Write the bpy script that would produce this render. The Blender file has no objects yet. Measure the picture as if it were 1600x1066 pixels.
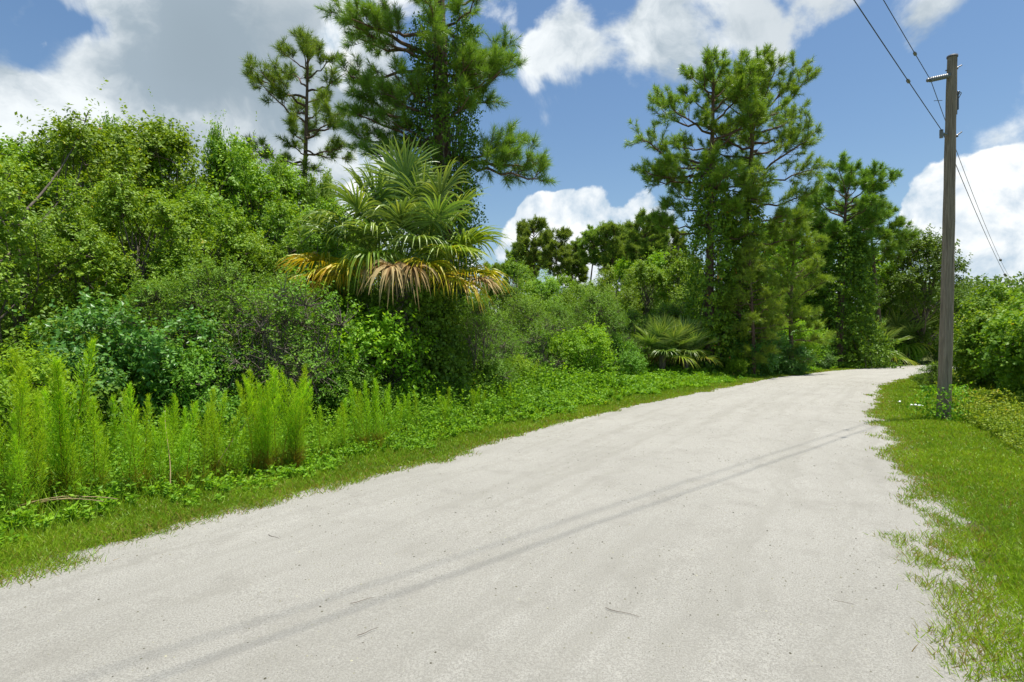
import bpy, math, random
import numpy as np
from mathutils import Vector
PI = math.pi
sc = bpy.context.scene
COL = sc.collection
F, HOR, CH = 889.0, 533.0, 1.6          # focal length in photo pixels, horizon row, eye height

# ------------------------------------------------------------------ camera
cam_d = bpy.data.cameras.new('camera'); cam = bpy.data.objects.new('camera', cam_d); COL.objects.link(cam)
cam.location = (0, 0, CH); cam.rotation_euler = (PI/2, 0, 0)
cam_d.sensor_width = 36; cam_d.lens = 36*F/1600; cam_d.clip_start = .05; cam_d.clip_end = 3000
sc.camera = cam
# ------------------------------------------------------------------ light
SUN_DIR = Vector((.20, .03, 1)).normalized()
sun_d = bpy.data.lights.new('sun', 'SUN'); sun_d.energy = 3.9; sun_d.angle = math.radians(.9); sun_d.color = (1, .955, .88)
sun = bpy.data.objects.new('sun', sun_d); COL.objects.link(sun)
sun.rotation_euler = SUN_DIR.to_track_quat('Z', 'Y').to_euler(); sun.location = (5, 0, 30)
sc.view_settings.view_transform = 'Standard'; sc.view_settings.look = 'None'
sc.view_settings.exposure = 0.84; sc.view_settings.gamma = 1
cy = sc.cycles
sc.render.engine = 'CYCLES'
cy.max_bounces = 8; cy.diffuse_bounces = 4; cy.glossy_bounces = 2; cy.transmission_bounces = 5; cy.transparent_max_bounces = 4
cy.use_denoising = True; cy.use_adaptive_sampling = False
cy.sample_clamp_indirect = 6
try: cy.denoiser = 'OPENIMAGEDENOISE'; cy.denoising_input_passes = 'RGB_ALBEDO_NORMAL'; cy.denoising_prefilter = 'ACCURATE'
except Exception: pass

def pix_dir(px, py):
    return Vector(((px-800)/F, 1, (HOR-py)/F)).normalized()
# ------------------------------------------------------------------ world: sky with clouds
w = bpy.data.worlds.new('World'); sc.world = w; w.use_nodes = True
nt = w.node_tree; nt.nodes.clear()
def N(nt, t, **kw):
    n = nt.nodes.new(t)
    for k, v in kw.items(): setattr(n, k, v)
    return n
def L(nt, a, b): nt.links.new(a, b)
def mth(nt, op, a, b=None, c=None, clamp=False):
    n = nt.nodes.new('ShaderNodeMath'); n.operation = op; n.use_clamp = clamp
    for i, v in enumerate((a, b, c)):
        if v is None: continue
        if isinstance(v, (int, float)): n.inputs[i].default_value = v
        else: nt.links.new(v, n.inputs[i])
    return n.outputs[0]
def vmath(nt, op, a, b=None, scale=None):
    n = nt.nodes.new('ShaderNodeVectorMath'); n.operation = op
    for i, v in enumerate((a, b)):
        if v is None: continue
        if isinstance(v, (tuple, Vector)): n.inputs[i].default_value = tuple(v)
        else: nt.links.new(v, n.inputs[i])
    if scale is not None: n.inputs['Scale'].default_value = scale
    return n
def maprange(nt, v, a, b, c, d, smooth=True):
    n = nt.nodes.new('ShaderNodeMapRange'); n.interpolation_type = 'SMOOTHSTEP' if smooth else 'LINEAR'
    nt.links.new(v, n.inputs[0])
    for i, q in enumerate((a, b, c, d)): n.inputs[i+1].default_value = q
    return n.outputs[0]
def noise(nt, vec, scale, detail=4, rough=.55, dist=0):
    n = nt.nodes.new('ShaderNodeTexNoise'); nt.links.new(vec, n.inputs['Vector'])
    n.inputs['Scale'].default_value = scale; n.inputs['Detail'].default_value = detail
    n.inputs['Roughness'].default_value = rough; n.inputs['Distortion'].default_value = dist
    return n.outputs[0]
def mixc(nt, f, a, b, mode='MIX'):
    n = nt.nodes.new('ShaderNodeMix'); n.data_type = 'RGBA'; n.blend_type = mode
    for s, v in ((0, f), (6, a), (7, b)):
        if isinstance(v, (int, float)): n.inputs[s].default_value = v
        elif isinstance(v, tuple): n.inputs[s].default_value = (*v[:3], 1)
        else: nt.links.new(v, n.inputs[s])
    return n.outputs[2]
sky = N(nt, 'ShaderNodeTexSky', sky_type='NISHITA', sun_disc=False)
sky.sun_elevation = math.asin(SUN_DIR.z); sky.sun_rotation = math.atan2(SUN_DIR.x, SUN_DIR.y)
sky.air_density = 1.2; sky.dust_density = .6; sky.ozone_density = 2.2
tc = N(nt, 'ShaderNodeTexCoord'); D = tc.outputs['Generated']
warp = vmath(nt, 'SCALE', vmath(nt, 'SUBTRACT', N(nt, 'ShaderNodeTexNoise').outputs['Color'], (.5,.5,.5)).outputs[0], scale=.16)
wn = [n for n in nt.nodes if n.type == 'TEX_NOISE'][0]; L(nt, D, wn.inputs['Vector']); wn.inputs['Scale'].default_value = 5; wn.inputs['Detail'].default_value = 6
DW = vmath(nt, 'NORMALIZE', vmath(nt, 'ADD', D, warp.outputs[0]).outputs[0]).outputs[0]
# each cloud bank: pixel in the photograph, angular radius (deg), strength
def bank(lst):
    s = None
    for px, py, r, k in lst:
        d = pix_dir(px, py)
        dp = vmath(nt, 'DOT_PRODUCT', DW, tuple(d)).outputs['Value']
        v = maprange(nt, dp, math.cos(math.radians(r)), 1, 0, k)
        s = v if s is None else mth(nt, 'ADD', s, v)
    return s
soft = bank([(1105,30,3,-.45),(1340,50,4.5,-.5),(985,5,3.5,-.6),(1215,20,2.5,-.3),(45,15,7,-1.7),(110,55,4,-.7),(535,25,3.5,-.8),(150,-30,4,-.5),(870,10,3,-.4),(1500,90,5,-.6),(1330,110,4,-.5),(140,190,13,.8),(330,110,15,1.0),(470,200,11,.7),(250,-60,13,.7),(20,300,10,.7),(560,150,7,.5),(330,270,10,.7),(560,-60,9,.7),(600,290,6,.6),(-250,150,20,1),(480,40,8,.6),
             (1130,-20,6.5,.62),(1260,-15,7,.70),(1400,-10,6,.55),(1010,50,5.0,.55),(1180,70,4.2,.5),(1060,85,4.0,.45),(900,45,3.8,.55),(880,78,2.6,.42),(925,100,2.6,.42),(1500,25,5.5,.5),(785,12,3,.35),(862,115,2.2,.36),(1590,218,2.4,.3)])
n1 = noise(nt, D, 5.0, 14, .62, .35)
den_soft = maprange(nt, mth(nt, 'ADD', soft, mth(nt, 'MULTIPLY', mth(nt, 'SUBTRACT', n1, .5), 2.9)), .30, .85, 0, 1)
puff = bank([(905,340,4.4,1),(855,335,3.4,.8),(985,372,4.0,.9),(930,395,5.5,1),(830,375,3.8,.9),(1020,405,4,.9),(870,305,2.2,.5),
             (1545,300,4.4,1),(1480,300,3.6,.85),(1600,300,4.6,1),(1560,370,5.5,.9),(1440,335,2.6,.6),(1500,420,4.5,.6),(1620,420,5,.7),(1720,330,9,1),(760,420,4,.5),(600,340,5,.8),(640,400,6,.8),(1300,480,6,.6),(540,110,3.5,.5),(580,240,4,.7)])
n2 = noise(nt, D, 13, 15, .60, .25)
n2b = noise(nt, vmath(nt, 'ADD', D, (.012, -.0, .016)).outputs[0], 13, 10, .58, .25)
n3 = noise(nt, DW, 5, 5, .5)
den_puff = maprange(nt, mth(nt, 'ADD', puff, mth(nt, 'MULTIPLY', mth(nt, 'SUBTRACT', n2, .5), 1.5)), .30, .58, 0, 1)
g1 = maprange(nt, noise(nt, DW, 3.8, 10, .60), .40, .60, 0, 1)
soft_col = mixc(nt, g1, (3.7, 4.5, 5.1), (9.0, 9.4, 9.5))
core = bank([(400,95,9,.9),(280,110,7,.5),(1240,15,7,.7),(1390,15,4,.4),(480,60,6,.4)])
soft_col = mixc(nt, mth(nt, 'MULTIPLY', core, .62, clamp=True), soft_col, (3.1, 3.8, 4.3))
rel = mth(nt, 'ADD', mth(nt, 'MULTIPLY', mth(nt, 'SUBTRACT', n2, n2b), 3.4), mth(nt, 'ADD', mth(nt, 'MULTIPLY', n3, 2.4), -.66), clamp=True)
puff_col = mixc(nt, rel, (4.3, 5.6, 6.9), (9.6, 9.8, 9.8))
hs = N(nt, 'ShaderNodeHueSaturation'); L(nt, sky.outputs[0], hs.inputs['Color']); hs.inputs['Saturation'].default_value = 1.12; hs.inputs['Value'].default_value = 1.10
c1 = mixc(nt, mth(nt, 'MULTIPLY', den_soft, .93), hs.outputs[0], soft_col)
c2 = mixc(nt, mth(nt, 'MULTIPLY', den_puff, .95), c1, puff_col)
bg = N(nt, 'ShaderNodeBackground'); L(nt, c2, bg.inputs[0]); bg.inputs[1].default_value = .062
wo = N(nt, 'ShaderNodeOutputWorld'); L(nt, bg.outputs[0], wo.inputs[0])

# ------------------------------------------------------------------ helpers
def tag(o, label=None, cat=None, group=None, kind=None):
    if label: o['label'] = label
    if cat: o['category'] = cat
    if group: o['group'] = group
    if kind: o['kind'] = kind
    return o
def gx(px, Y): return (px-800)/F*Y
def gz(py, Y): return CH + (HOR-py)/F*Y
def gy(py): return F*CH/(py-HOR)
def link(name, data, parent=None):
    o = bpy.data.objects.new(name, data); COL.objects.link(o)
    if parent: o.parent = parent
    return o
def thing(name, loc, label, cat, group=None, rz=0, s=1.0):
    o = link(name, None); o.location = loc; o.rotation_euler = (0, 0, rz); o.scale = (s,)*3 if not isinstance(s, tuple) else s
    o.empty_display_size = .3
    return tag(o, label, cat, group)
def nrm(v): return v/np.maximum(np.linalg.norm(v, axis=-1, keepdims=True), 1e-9)
class MB:
    def __init__(s): s.v=[]; s.f={3:[],4:[]}; s.r={3:[],4:[]}; s.m={3:[],4:[]}; s.n=0
    def add(s, V, Fc, rnd=.5, mat=0):
        V = np.asarray(V, dtype=np.float32).reshape(-1,3); Fc = np.asarray(Fc, dtype=np.int64)
        k = Fc.shape[1]; s.f[k].append(Fc + s.n); s.v.append(V); s.n += len(V)
        s.r[k].append(np.broadcast_to(np.asarray(rnd, dtype=np.float32), (len(Fc),)).copy())
        s.m[k].append(np.full(len(Fc), mat, dtype=np.int32))
    def mesh(s, name, mats, smooth=False):
        me = bpy.data.meshes.new(name)
        V = np.concatenate(s.v); loops=[]; starts=[]; off=0; R=[]; M=[]
        for k in (3,4):
            if s.f[k]:
                a = np.concatenate(s.f[k]); loops.append(a.ravel()); starts.append(off+np.arange(len(a))*k); off += a.size
                R.append(np.concatenate(s.r[k])); M.append(np.concatenate(s.m[k]))
        loops = np.concatenate(loops).astype(np.int32); starts = np.concatenate(starts).astype(np.int32)
        R = np.concatenate(R); M = np.concatenate(M)
        me.vertices.add(len(V)); me.vertices.foreach_set('co', V.ravel())
        me.loops.add(len(loops)); me.loops.foreach_set('vertex_index', loops)
        me.polygons.add(len(starts)); me.polygons.foreach_set('loop_start', starts)
        for m in (mats if isinstance(mats, (list, tuple)) else [mats]): me.materials.append(m)
        me.polygons.foreach_set('material_index', M)
        me.polygons.foreach_set('use_smooth', np.full(len(starts), smooth, dtype=bool))
        at = me.attributes.new('rnd', 'FLOAT', 'FACE'); at.data.foreach_set('value', R)
        me.update(calc_edges=True)
        return me
    def build(s, name, mats, parent=None, smooth=False): return link(name, s.mesh(name, mats, smooth), parent)
def scatter(mb, T, TF, P, X, Nn, S, rnd, W=None, mat=0):
    """copies of a small template: long axis along X, normal near Nn, length S, width W"""
    T = np.asarray(T, float); TF = np.asarray(TF); n = len(P)
    X = nrm(X); Z = nrm(Nn - (Nn*X).sum(-1, keepdims=True)*X); Yv = np.cross(Z, X)
    S = np.broadcast_to(S, (n,)); W = S if W is None else np.broadcast_to(W, (n,))
    V = P[:,None,:] + T[None,:,0:1]*(S[:,None]*X)[:,None,:] + T[None,:,1:2]*(W[:,None]*Yv)[:,None,:] + T[None,:,2:3]*(S[:,None]*Z)[:,None,:]
    Fc = (TF[None] + (np.arange(n)*len(T))[:,None,None]).reshape(-1, TF.shape[1])
    mb.add(V, Fc, np.repeat(np.broadcast_to(rnd, (n,)), len(TF)), mat)
LEAF = ([(0,0,0),(.45,.30,.07),(1,0,-.10),(.45,-.30,.07),(.5,0,0)], [(0,4,1),(4,2,1),(0,3,4),(4,3,2)])
LEAF2 = ([(0,0,0),(.45,.30,.05),(1,0,-.06),(.45,-.30,.05)], [(0,2,1),(0,3,2)])
NEED = ([(0,-.5,0),(0,.5,0),(1,0,0)], [(0,1,2)])
BLADE = ([(0,-.5,0),(0,.5,0),(.55,-.42,.05),(.55,.42,.05),(1,0,-.12)], [(0,1,3),(0,3,2),(2,3,4)])
def tubes(mb, P, R, sides=6, rnd=.5, mat=0, cap=False):
    """P (n,k,3) centre lines, R (n,k) radii"""
    P = np.asarray(P, float); R = np.asarray(R, float)
    if P.ndim == 2: P = P[None]; R = R[None]
    n, k, _ = P.shape
    T = nrm(np.gradient(P, axis=1))
    ref = np.where(np.abs(T[:,:1,2:3]) > .9, np.array([1.,0,0]), np.array([0,0,1.]))
    ref = np.broadcast_to(ref, T.shape)
    U = nrm(np.cross(ref, T)); Vv = np.cross(T, U)
    a = np.arange(sides)/sides*2*PI
    ring = (np.cos(a)[None,None,:,None]*U[:,:,None,:] + np.sin(a)[None,None,:,None]*Vv[:,:,None,:])
    V = P[:,:,None,:] + R[:,:,None,None]*ring
    i = np.arange(k-1)[:,None]; j = np.arange(sides)[None]
    j2 = (j+1) % sides
    q = np.stack([i*sides+j, i*sides+j2, (i+1)*sides+j2, (i+1)*sides+j], -1).reshape(-1,4)
    Fc = (q[None] + (np.arange(n)*k*sides)[:,None,None]).reshape(-1,4)
    mb.add(V, Fc, rnd, mat)
    if cap:
        for b in range(n):
            for e, rr in ((0, V[b,0]), (k-1, V[b,-1])):
                c = P[b, e]; VV = np.vstack([rr, c]); ff = [(q_, (q_+1) % sides, sides) if e else ((q_+1) % sides, q_, sides) for q_ in range(sides)]
                mb.add(VV, ff, rnd, mat)
def bez(A, B, C, k):
    t = np.linspace(0, 1, k)[None,:,None]
    return (1-t)**2*A[:,None,:] + 2*t*(1-t)*B[:,None,:] + t*t*C[:,None,:]
def vnoise1(x, seed, octs=((1,.5),(3,.25),(9,.12),(25,.06))):
    rg = np.random.default_rng(seed); y = np.zeros_like(x)
    for f, a in octs:
        tb = rg.normal(size=4096); u = x*f+1000.3; i = np.floor(u).astype(int); t = u-i; t = t*t*(3-2*t)
        y += a*(tb[i % 4096]*(1-t)+tb[(i+1) % 4096]*t)
    return y
def vnoise2(x, y, seed, f=1.0):
    rg = np.random.default_rng(seed); tb = rg.random((256,256))
    u = x*f+500.2; v = y*f+500.7; i = np.floor(u).astype(int); j = np.floor(v).astype(int)
    a = u-i; b = v-j; a = a*a*(3-2*a); b = b*b*(3-2*b); g = lambda p, q: tb[p % 256, q % 256]
    return (g(i,j)*(1-a)+g(i+1,j)*a)*(1-b)+(g(i,j+1)*(1-a)+g(i+1,j+1)*a)*b

# ------------------------------------------------------------------ materials
def mat(name):
    m = bpy.data.materials.new(name); m.use_nodes = True; t = m.node_tree; t.nodes.clear()
    return m, t
def ramp(nt, fac, stops):
    n = nt.nodes.new('ShaderNodeValToRGB'); nt.links.new(fac, n.inputs[0]); e = n.color_ramp.elements
    while len(e) < len(stops): e.new(.5)
    for el, (p, c) in zip(e, stops): el.position = p; el.color = (*c, 1)
    return n.outputs[0]
def leafmat(name, stops, trans=.35, rough=.5, spec=.25, tcol=(1.25,1.15,.5), vary=.25, g=1.7, rs=1.3):
    m, t = mat(name)
    at = N(t, 'ShaderNodeAttribute', attribute_name='rnd')
    oi = N(t, 'ShaderNodeObjectInfo')
    stops = [(p_, (min(.8, c_[0]*g*rs), min(.8, c_[1]*g), min(.8, c_[2]*g*.75))) for p_, c_ in stops]
    c = ramp(t, at.outputs['Fac'], stops)
    hs = N(t, 'ShaderNodeHueSaturation'); L(t, c, hs.inputs['Color'])
    L(t, mth(t, 'ADD', mth(t, 'MULTIPLY', oi.outputs['Random'], vary), 1-vary/2), hs.inputs['Value'])
    L(t, mth(t, 'ADD', mth(t, 'MULTIPLY', oi.outputs['Random'], .02), .49), hs.inputs['Hue'])
    p = N(t, 'ShaderNodeBsdfPrincipled'); L(t, hs.outputs[0], p.inputs['Base Color']); p.inputs['Roughness'].default_value = rough
    p.inputs['Specular IOR Level'].default_value = spec
    tr = N(t, 'ShaderNodeBsdfTranslucent'); L(t, mixc(t, 1.0, hs.outputs[0], tcol, 'MULTIPLY'), tr.inputs[0])
    mx = N(t, 'ShaderNodeMixShader'); mx.inputs[0].default_value = trans; L(t, p.outputs[0], mx.inputs[1]); L(t, tr.outputs[0], mx.inputs[2])
    o = N(t, 'ShaderNodeOutputMaterial'); L(t, mx.outputs[0], o.inputs[0])
    return m
def barkmat(name, a, b, sc_=(9,9,1.6), bump=.6, rough=.9):
    m, t = mat(name); tc = N(t, 'ShaderNodeTexCoord'); mp = N(t, 'ShaderNodeMapping'); L(t, tc.outputs['Object'], mp.inputs[0]); mp.inputs['Scale'].default_value = sc_
    n_ = noise(t, mp.outputs[0], 2.2, 8, .65, .4)
    c = ramp(t, n_, [(.3, a), (.68, b)])
    p = N(t, 'ShaderNodeBsdfPrincipled'); L(t, c, p.inputs['Base Color']); p.inputs['Roughness'].default_value = rough; p.inputs['Specular IOR Level'].default_value = .15
    bp = N(t, 'ShaderNodeBump'); L(t, n_, bp.inputs['Height']); bp.inputs['Strength'].default_value = bump; bp.inputs['Distance'].default_value = .05; L(t, bp.outputs[0], p.inputs['Normal'])
    o = N(t, 'ShaderNodeOutputMaterial'); L(t, p.outputs[0], o.inputs[0]); return m
def plain(name, c, rough=.5, metal=0):
    m, t = mat(name); tc = N(t, 'ShaderNodeTexCoord'); n_ = noise(t, tc.outputs['Object'], 25, 4)
    col = ramp(t, n_, [(.3, tuple(x*.8 for x in c)), (.7, tuple(min(1, x*1.15) for x in c))])
    p = N(t, 'ShaderNodeBsdfPrincipled'); L(t, col, p.inputs['Base Color']); p.inputs['Roughness'].default_value = rough; p.inputs['Metallic'].default_value = metal
    o = N(t, 'ShaderNodeOutputMaterial'); L(t, p.outputs[0], o.inputs[0]); return m
# leaf colours (dark -> light; the last stop is young growth)
M = {}
M['tallow'] = leafmat('tallow_leaf', [(0,(.030,.075,.010)),(.4,(.070,.165,.016)),(.84,(.13,.255,.024)),(.93,(.18,.28,.03)),(.955,(.34,.19,.05))], g=2.0, spec=.35)
M['myrtle'] = leafmat('myrtle_leaf', [(0,(.030,.082,.012)),(.5,(.060,.158,.018)),(1,(.11,.23,.028))], g=2.0)
M['blue'] = leafmat('broad_leaf', [(0,(.025,.085,.018)),(.5,(.055,.17,.035)),(1,(.10,.25,.05))], rough=.4, spec=.4)
M['bright'] = leafmat('bright_leaf', [(0,(.055,.15,.010)),(.5,(.10,.245,.014)),(1,(.18,.34,.022))], trans=.42)
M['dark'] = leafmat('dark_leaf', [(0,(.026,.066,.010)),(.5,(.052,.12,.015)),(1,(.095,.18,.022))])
M['vine'] = leafmat('vine_leaf', [(0,(.022,.066,.010)),(.5,(.048,.125,.014)),(1,(.09,.19,.020))], g=2.1)
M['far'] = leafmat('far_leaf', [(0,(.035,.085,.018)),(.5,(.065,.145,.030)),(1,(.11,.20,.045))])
M['sweet'] = leafmat('sweetgum_leaf', [(0,(.035,.095,.012)),(.5,(.075,.18,.018)),(.86,(.14,.26,.025)),(.92,(.38,.28,.07)),(1,(.42,.20,.09))], trans=.4)
M['needle'] = leafmat('pine_needle', [(0,(.030,.066,.012)),(.5,(.066,.128,.020)),(1,(.13,.20,.028))], trans=.3, rough=.42, spec=.4, g=2.5, rs=1.1)
M['needle_mid'] = leafmat('pine_needle_fresh', [(0,(.034,.075,.013)),(.5,(.078,.150,.020)),(1,(.15,.23,.028))], trans=.32, rough=.42, spec=.4, g=2.5, rs=1.1)
M['needle_light'] = leafmat('pine_needle_light', [(0,(.055,.11,.016)),(.5,(.105,.19,.024)),(1,(.18,.27,.035))], trans=.32, rough=.42, spec=.35, g=2.0, rs=1.15)
M['needle_far'] = leafmat('hazed_pine_needle', [(0,(.06,.11,.022)),(.5,(.10,.17,.035)),(1,(.16,.24,.05))], trans=.35, g=2.0, rs=1.1)  # paler than the nearer needles: aerial haze put into the leaf colour
M['fennel'] = leafmat('fennel_leaf', [(0,(.13,.085,.018)),(.09,(.13,.14,.015)),(.2,(.085,.20,.010)),(.55,(.145,.33,.012)),(1,(.26,.48,.018))], trans=.45)
M['weed'] = leafmat('weed_leaf', [(0,(.04,.12,.012)),(.5,(.08,.21,.016)),(.93,(.15,.32,.022)),(.965,(.24,.30,.03)),(1,(.38,.17,.03))], trans=.42)
M['weed_dry'] = leafmat('dry_weed_leaf', [(0,(.06,.13,.016)),(.5,(.115,.21,.022)),(.82,(.19,.27,.035)),(1,(.30,.22,.11))], trans=.4)
M['grass'] = leafmat('grass_blade', [(0,(.16,.12,.055)),(.10,(.13,.15,.03)),(.2,(.065,.14,.012)),(.6,(.105,.21,.014)),(1,(.17,.29,.02))], trans=.38, rough=.45, vary=0, g=1.75, rs=1.2)
M['palm'] = leafmat('palm_green', [(0,(.028,.075,.020)),(.45,(.070,.150,.036)),(1,(.17,.27,.08))], trans=.28, rough=.38, spec=.5, g=1.9)
M['palm_yellow'] = leafmat('palm_yellow', [(0,(.12,.19,.02)),(.3,(.27,.30,.025)),(.7,(.45,.38,.03)),(.88,(.44,.27,.035)),(1,(.38,.24,.10))], trans=.3, rough=.4, g=1.6, rs=1)
M['palm_lime'] = leafmat('palm_lime', [(0,(.09,.18,.02)),(.6,(.19,.27,.03)),(1,(.36,.34,.04))], trans=.3, rough=.4, g=1.3, rs=1)
M['palm_dead'] = leafmat('palm_brown', [(0,(.17,.10,.045)),(.5,(.33,.235,.12)),(1,(.52,.44,.28))], trans=.15, rough=.7, tcol=(1,.8,.6), g=1.25, rs=1)
M['bark'] = barkmat('grey_bark', (.08,.06,.045), (.26,.22,.18))
M['pinebark'] = barkmat('pine_bark', (.06,.035,.025), (.24,.16,.115), (8,8,2.6))
M['twig'] = barkmat('twig_bark', (.09,.07,.055), (.26,.22,.18))
M['pole'] = barkmat('weathered_pole_wood', (.165,.13,.095), (.44,.36,.27), (22,22,.9), .9)
M['straw'] = plain('dry_stalk', (.34,.25,.12), .8)
M['metal'] = plain('galvanised_metal', (.22,.22,.22), .5, .8)
M['wire'] = plain('wire_metal', (.045,.047,.05), .5, .3)
M['porcelain'] = plain('insulator_grey', (.17,.18,.175), .4)
M['litter'] = plain('litter_paper', (.78,.78,.76), .8)
M['stone'] = plain('pebble', (.22,.20,.18), .9)
M['shell'] = plain('shell_bit', (.75,.73,.68), .8)
M['box'] = plain('grey_enamel', (.10,.10,.10), .6)

# ------------------------------------------------------------------ ground and road
LE = [(-8,-10.6),(0,-5.75),(2.6,-4.05),(3.72,-3.35),(4.32,-2.96),(4.96,-2.62),(5.53,-2.36),(6.41,-1.73),(7.73,-.87),(9.36,0),(10.5,.71),(12.7,2.14),(16,4.5),(20.3,8.0),(24.1,10.85),(30.3,17.0),(35.6,24),(37.4,27.2),(40,36),(42,50),(43,80)]
RE = [(-8,-3.0),(0,.55),(2.67,2.10),(3.33,2.50),(4.1,2.98),(5.33,3.83),(6.27,4.33),(7.6,5.13),(9.06,6.0),(11.5,7.35),(13.3,8.5),(15.5,9.9),(19.75,12.8),(22.9,15.5),(27.4,19.9),(31.6,25.2),(34,33),(36,50),(37,80)]
LEa, REa = np.array(LE, float), np.array(RE, float)
def xL(Y): return np.interp(Y, LEa[:,0], LEa[:,1])
def xR(Y): return np.interp(Y, REa[:,0], REa[:,1])
def resample(a, n):
    # smooth then resample in arc length
    p = a[:,::-1].copy(); d = np.r_[0, np.cumsum(np.linalg.norm(np.diff(p, axis=0), axis=1))]
    u = np.linspace(0, d[-1], 400); q = np.stack([np.interp(u, d, p[:,0]), np.interp(u, d, p[:,1])], 1)
    for _ in range(5): q[1:-1] = (q[:-2]+q[1:-1]*2+q[2:])/4
    d = np.r_[0, np.cumsum(np.linalg.norm(np.diff(q, axis=0), axis=1))]
    # dense samples near the camera
    t = np.linspace(0, 1, n); u = d[-1]*(t*.55+t**2*.45)
    return np.stack([np.interp(u, d, q[:,0]), np.interp(u, d, q[:,1])], 1)
nr, ncol = 2400, 41
Lp, Rp = resample(LEa, nr), resample(REa, nr)
dv = nrm(Rp-Lp); sarc = np.r_[0, np.cumsum(np.linalg.norm(np.diff(Lp, axis=0), axis=1))]
Lp = Lp + dv*(-.22+vnoise1(sarc, 5, ((.5,.05),(1.6,.05),(5,.035),(16,.02))))[:,None]
Rp = Rp + dv*(.38+vnoise1(sarc, 8, ((.5,.06),(1.6,.06),(5,.04),(16,.02))))[:,None]
cc = np.linspace(0, 1, ncol)
XY = Lp[:,None,:]*(1-cc)[None,:,None] + Rp[:,None,:]*cc[None,:,None]
Zr = .006 + .030*np.sin(PI*cc)[None,:]**.8 + .012*(vnoise2(XY[...,0], XY[...,1], 3, 1.1)-.5) + .008*(vnoise2(XY[...,0], XY[...,1], 4, 4)-.5)*1
Zr *= np.clip(np.minimum(cc, 1-cc)*14, .0, 1)[None,:]; Zr = np.maximum(Zr, 0) + .004
V = np.dstack([XY, Zr]); i = np.arange(nr-1)[:,None]; j = np.arange(ncol-1)[None]
q = np.stack([i*ncol+j, i*ncol+j+1, (i+1)*ncol+j+1, (i+1)*ncol+j], -1).reshape(-1,4)
mb = MB(); mb.add(V, q); road_uv = np.dstack([np.broadcast_to(cc[None], XY.shape[:2]), np.broadcast_to(sarc[:,None], XY.shape[:2]), np.zeros(XY.shape[:2])])
m, t = mat('white_shell_road'); tc = N(t, 'ShaderNodeTexCoord'); O = tc.outputs['Object']
big = noise(t, O, .5, 5, .5); mid = noise(t, O, 2.3, 5, .6); fine = noise(t, O, 95, 4, .65); grit = noise(t, O, 230, 2, .6)
c = ramp(t, big, [(.30,(.395,.384,.335)),(.70,(.465,.452,.398))])
c = mixc(t, maprange(t, mid, .49, .72, 0, .42), c, (.29,.278,.238))
c = mixc(t, maprange(t, fine, .40, .62, .62, 0), c, (.24,.23,.20))
c = mixc(t, maprange(t, grit, .58, .70, 0, .6), c, (.10,.095,.085))
c = mixc(t, maprange(t, grit, .26, .38, .3, 0), c, (.60,.59,.56))
p = N(t, 'ShaderNodeBsdfPrincipled'); L(t, c, p.inputs['Base Color']); p.inputs['Roughness'].default_value = .95; p.inputs['Specular IOR Level'].default_value = .1
# ripples along the wheel tracks
at_ = N(t, 'ShaderNodeAttribute', attribute_name='along'); mp = N(t, 'ShaderNodeMapping'); L(t, at_.outputs['Vector'], mp.inputs[0]); mp.inputs['Scale'].default_value = (15,.10,1)
trk = noise(t, mp.outputs[0], 1.3, 8, .6, .15)
c2_ = mixc(t, maprange(t, trk, .46, .64, 0, .45), c, (.29,.28,.24)); L(t, c2_, p.inputs['Base Color'])
h = mth(t, 'ADD', mth(t, 'ADD', mth(t, 'MULTIPLY', fine, .5), mth(t, 'MULTIPLY', grit, .35)), mth(t, 'ADD', mth(t, 'MULTIPLY', mid, 1.1), mth(t, 'MULTIPLY', trk, .9)))
bp = N(t, 'ShaderNodeBump'); L(t, h, bp.inputs['Height']); bp.inputs['Strength'].default_value = .9; bp.inputs['Distance'].default_value = .022; L(t, bp.outputs[0], p.inputs['Normal'])
o_ = N(t, 'ShaderNodeOutputMaterial'); L(t, p.outputs[0], o_.inputs[0])
road = mb.build('road', m, smooth=True); a__ = road.data.attributes.new('along', 'FLOAT_VECTOR', 'POINT'); a__.data.foreach_set('vector', road_uv.astype(np.float32).ravel()); tag(road, kind='structure')

m, t = mat('ground_soil'); tc = N(t, 'ShaderNodeTexCoord'); O = tc.outputs['Object']
c = ramp(t, noise(t, O, 1.4, 8, .65), [(.35,(.060,.075,.018)),(.55,(.085,.12,.022)),(.7,(.14,.13,.06))])
c = mixc(t, maprange(t, noise(t, O, 40, 4, .7), .42, .65, 0, .6), c, (.15,.135,.085))
p = N(t, 'ShaderNodeBsdfPrincipled'); L(t, c, p.inputs['Base Color']); p.inputs['Roughness'].default_value = 1; p.inputs['Specular IOR Level'].default_value = .05
bp = N(t, 'ShaderNodeBump'); L(t, noise(t, O, 30, 6, .7), bp.inputs['Height']); bp.inputs['Distance'].default_value = .04; L(t, bp.outputs[0], p.inputs['Normal'])
o_ = N(t, 'ShaderNodeOutputMaterial'); L(t, p.outputs[0], o_.inputs[0])
mb = MB(); gn = np.r_[-900,-300,np.linspace(-100,100,41),300,900]; GX, GY = np.meshgrid(gn, gn, indexing='ij'); n_ = len(gn)
i = np.arange(n_-1)[:,None]; j = np.arange(n_-1)[None]
mb.add(np.dstack([GX, GY, GX*0]), np.stack([i*n_+j, (i+1)*n_+j, (i+1)*n_+j+1, i*n_+j+1], -1).reshape(-1,4))
tag(mb.build('ground', m), kind='structure')

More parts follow.
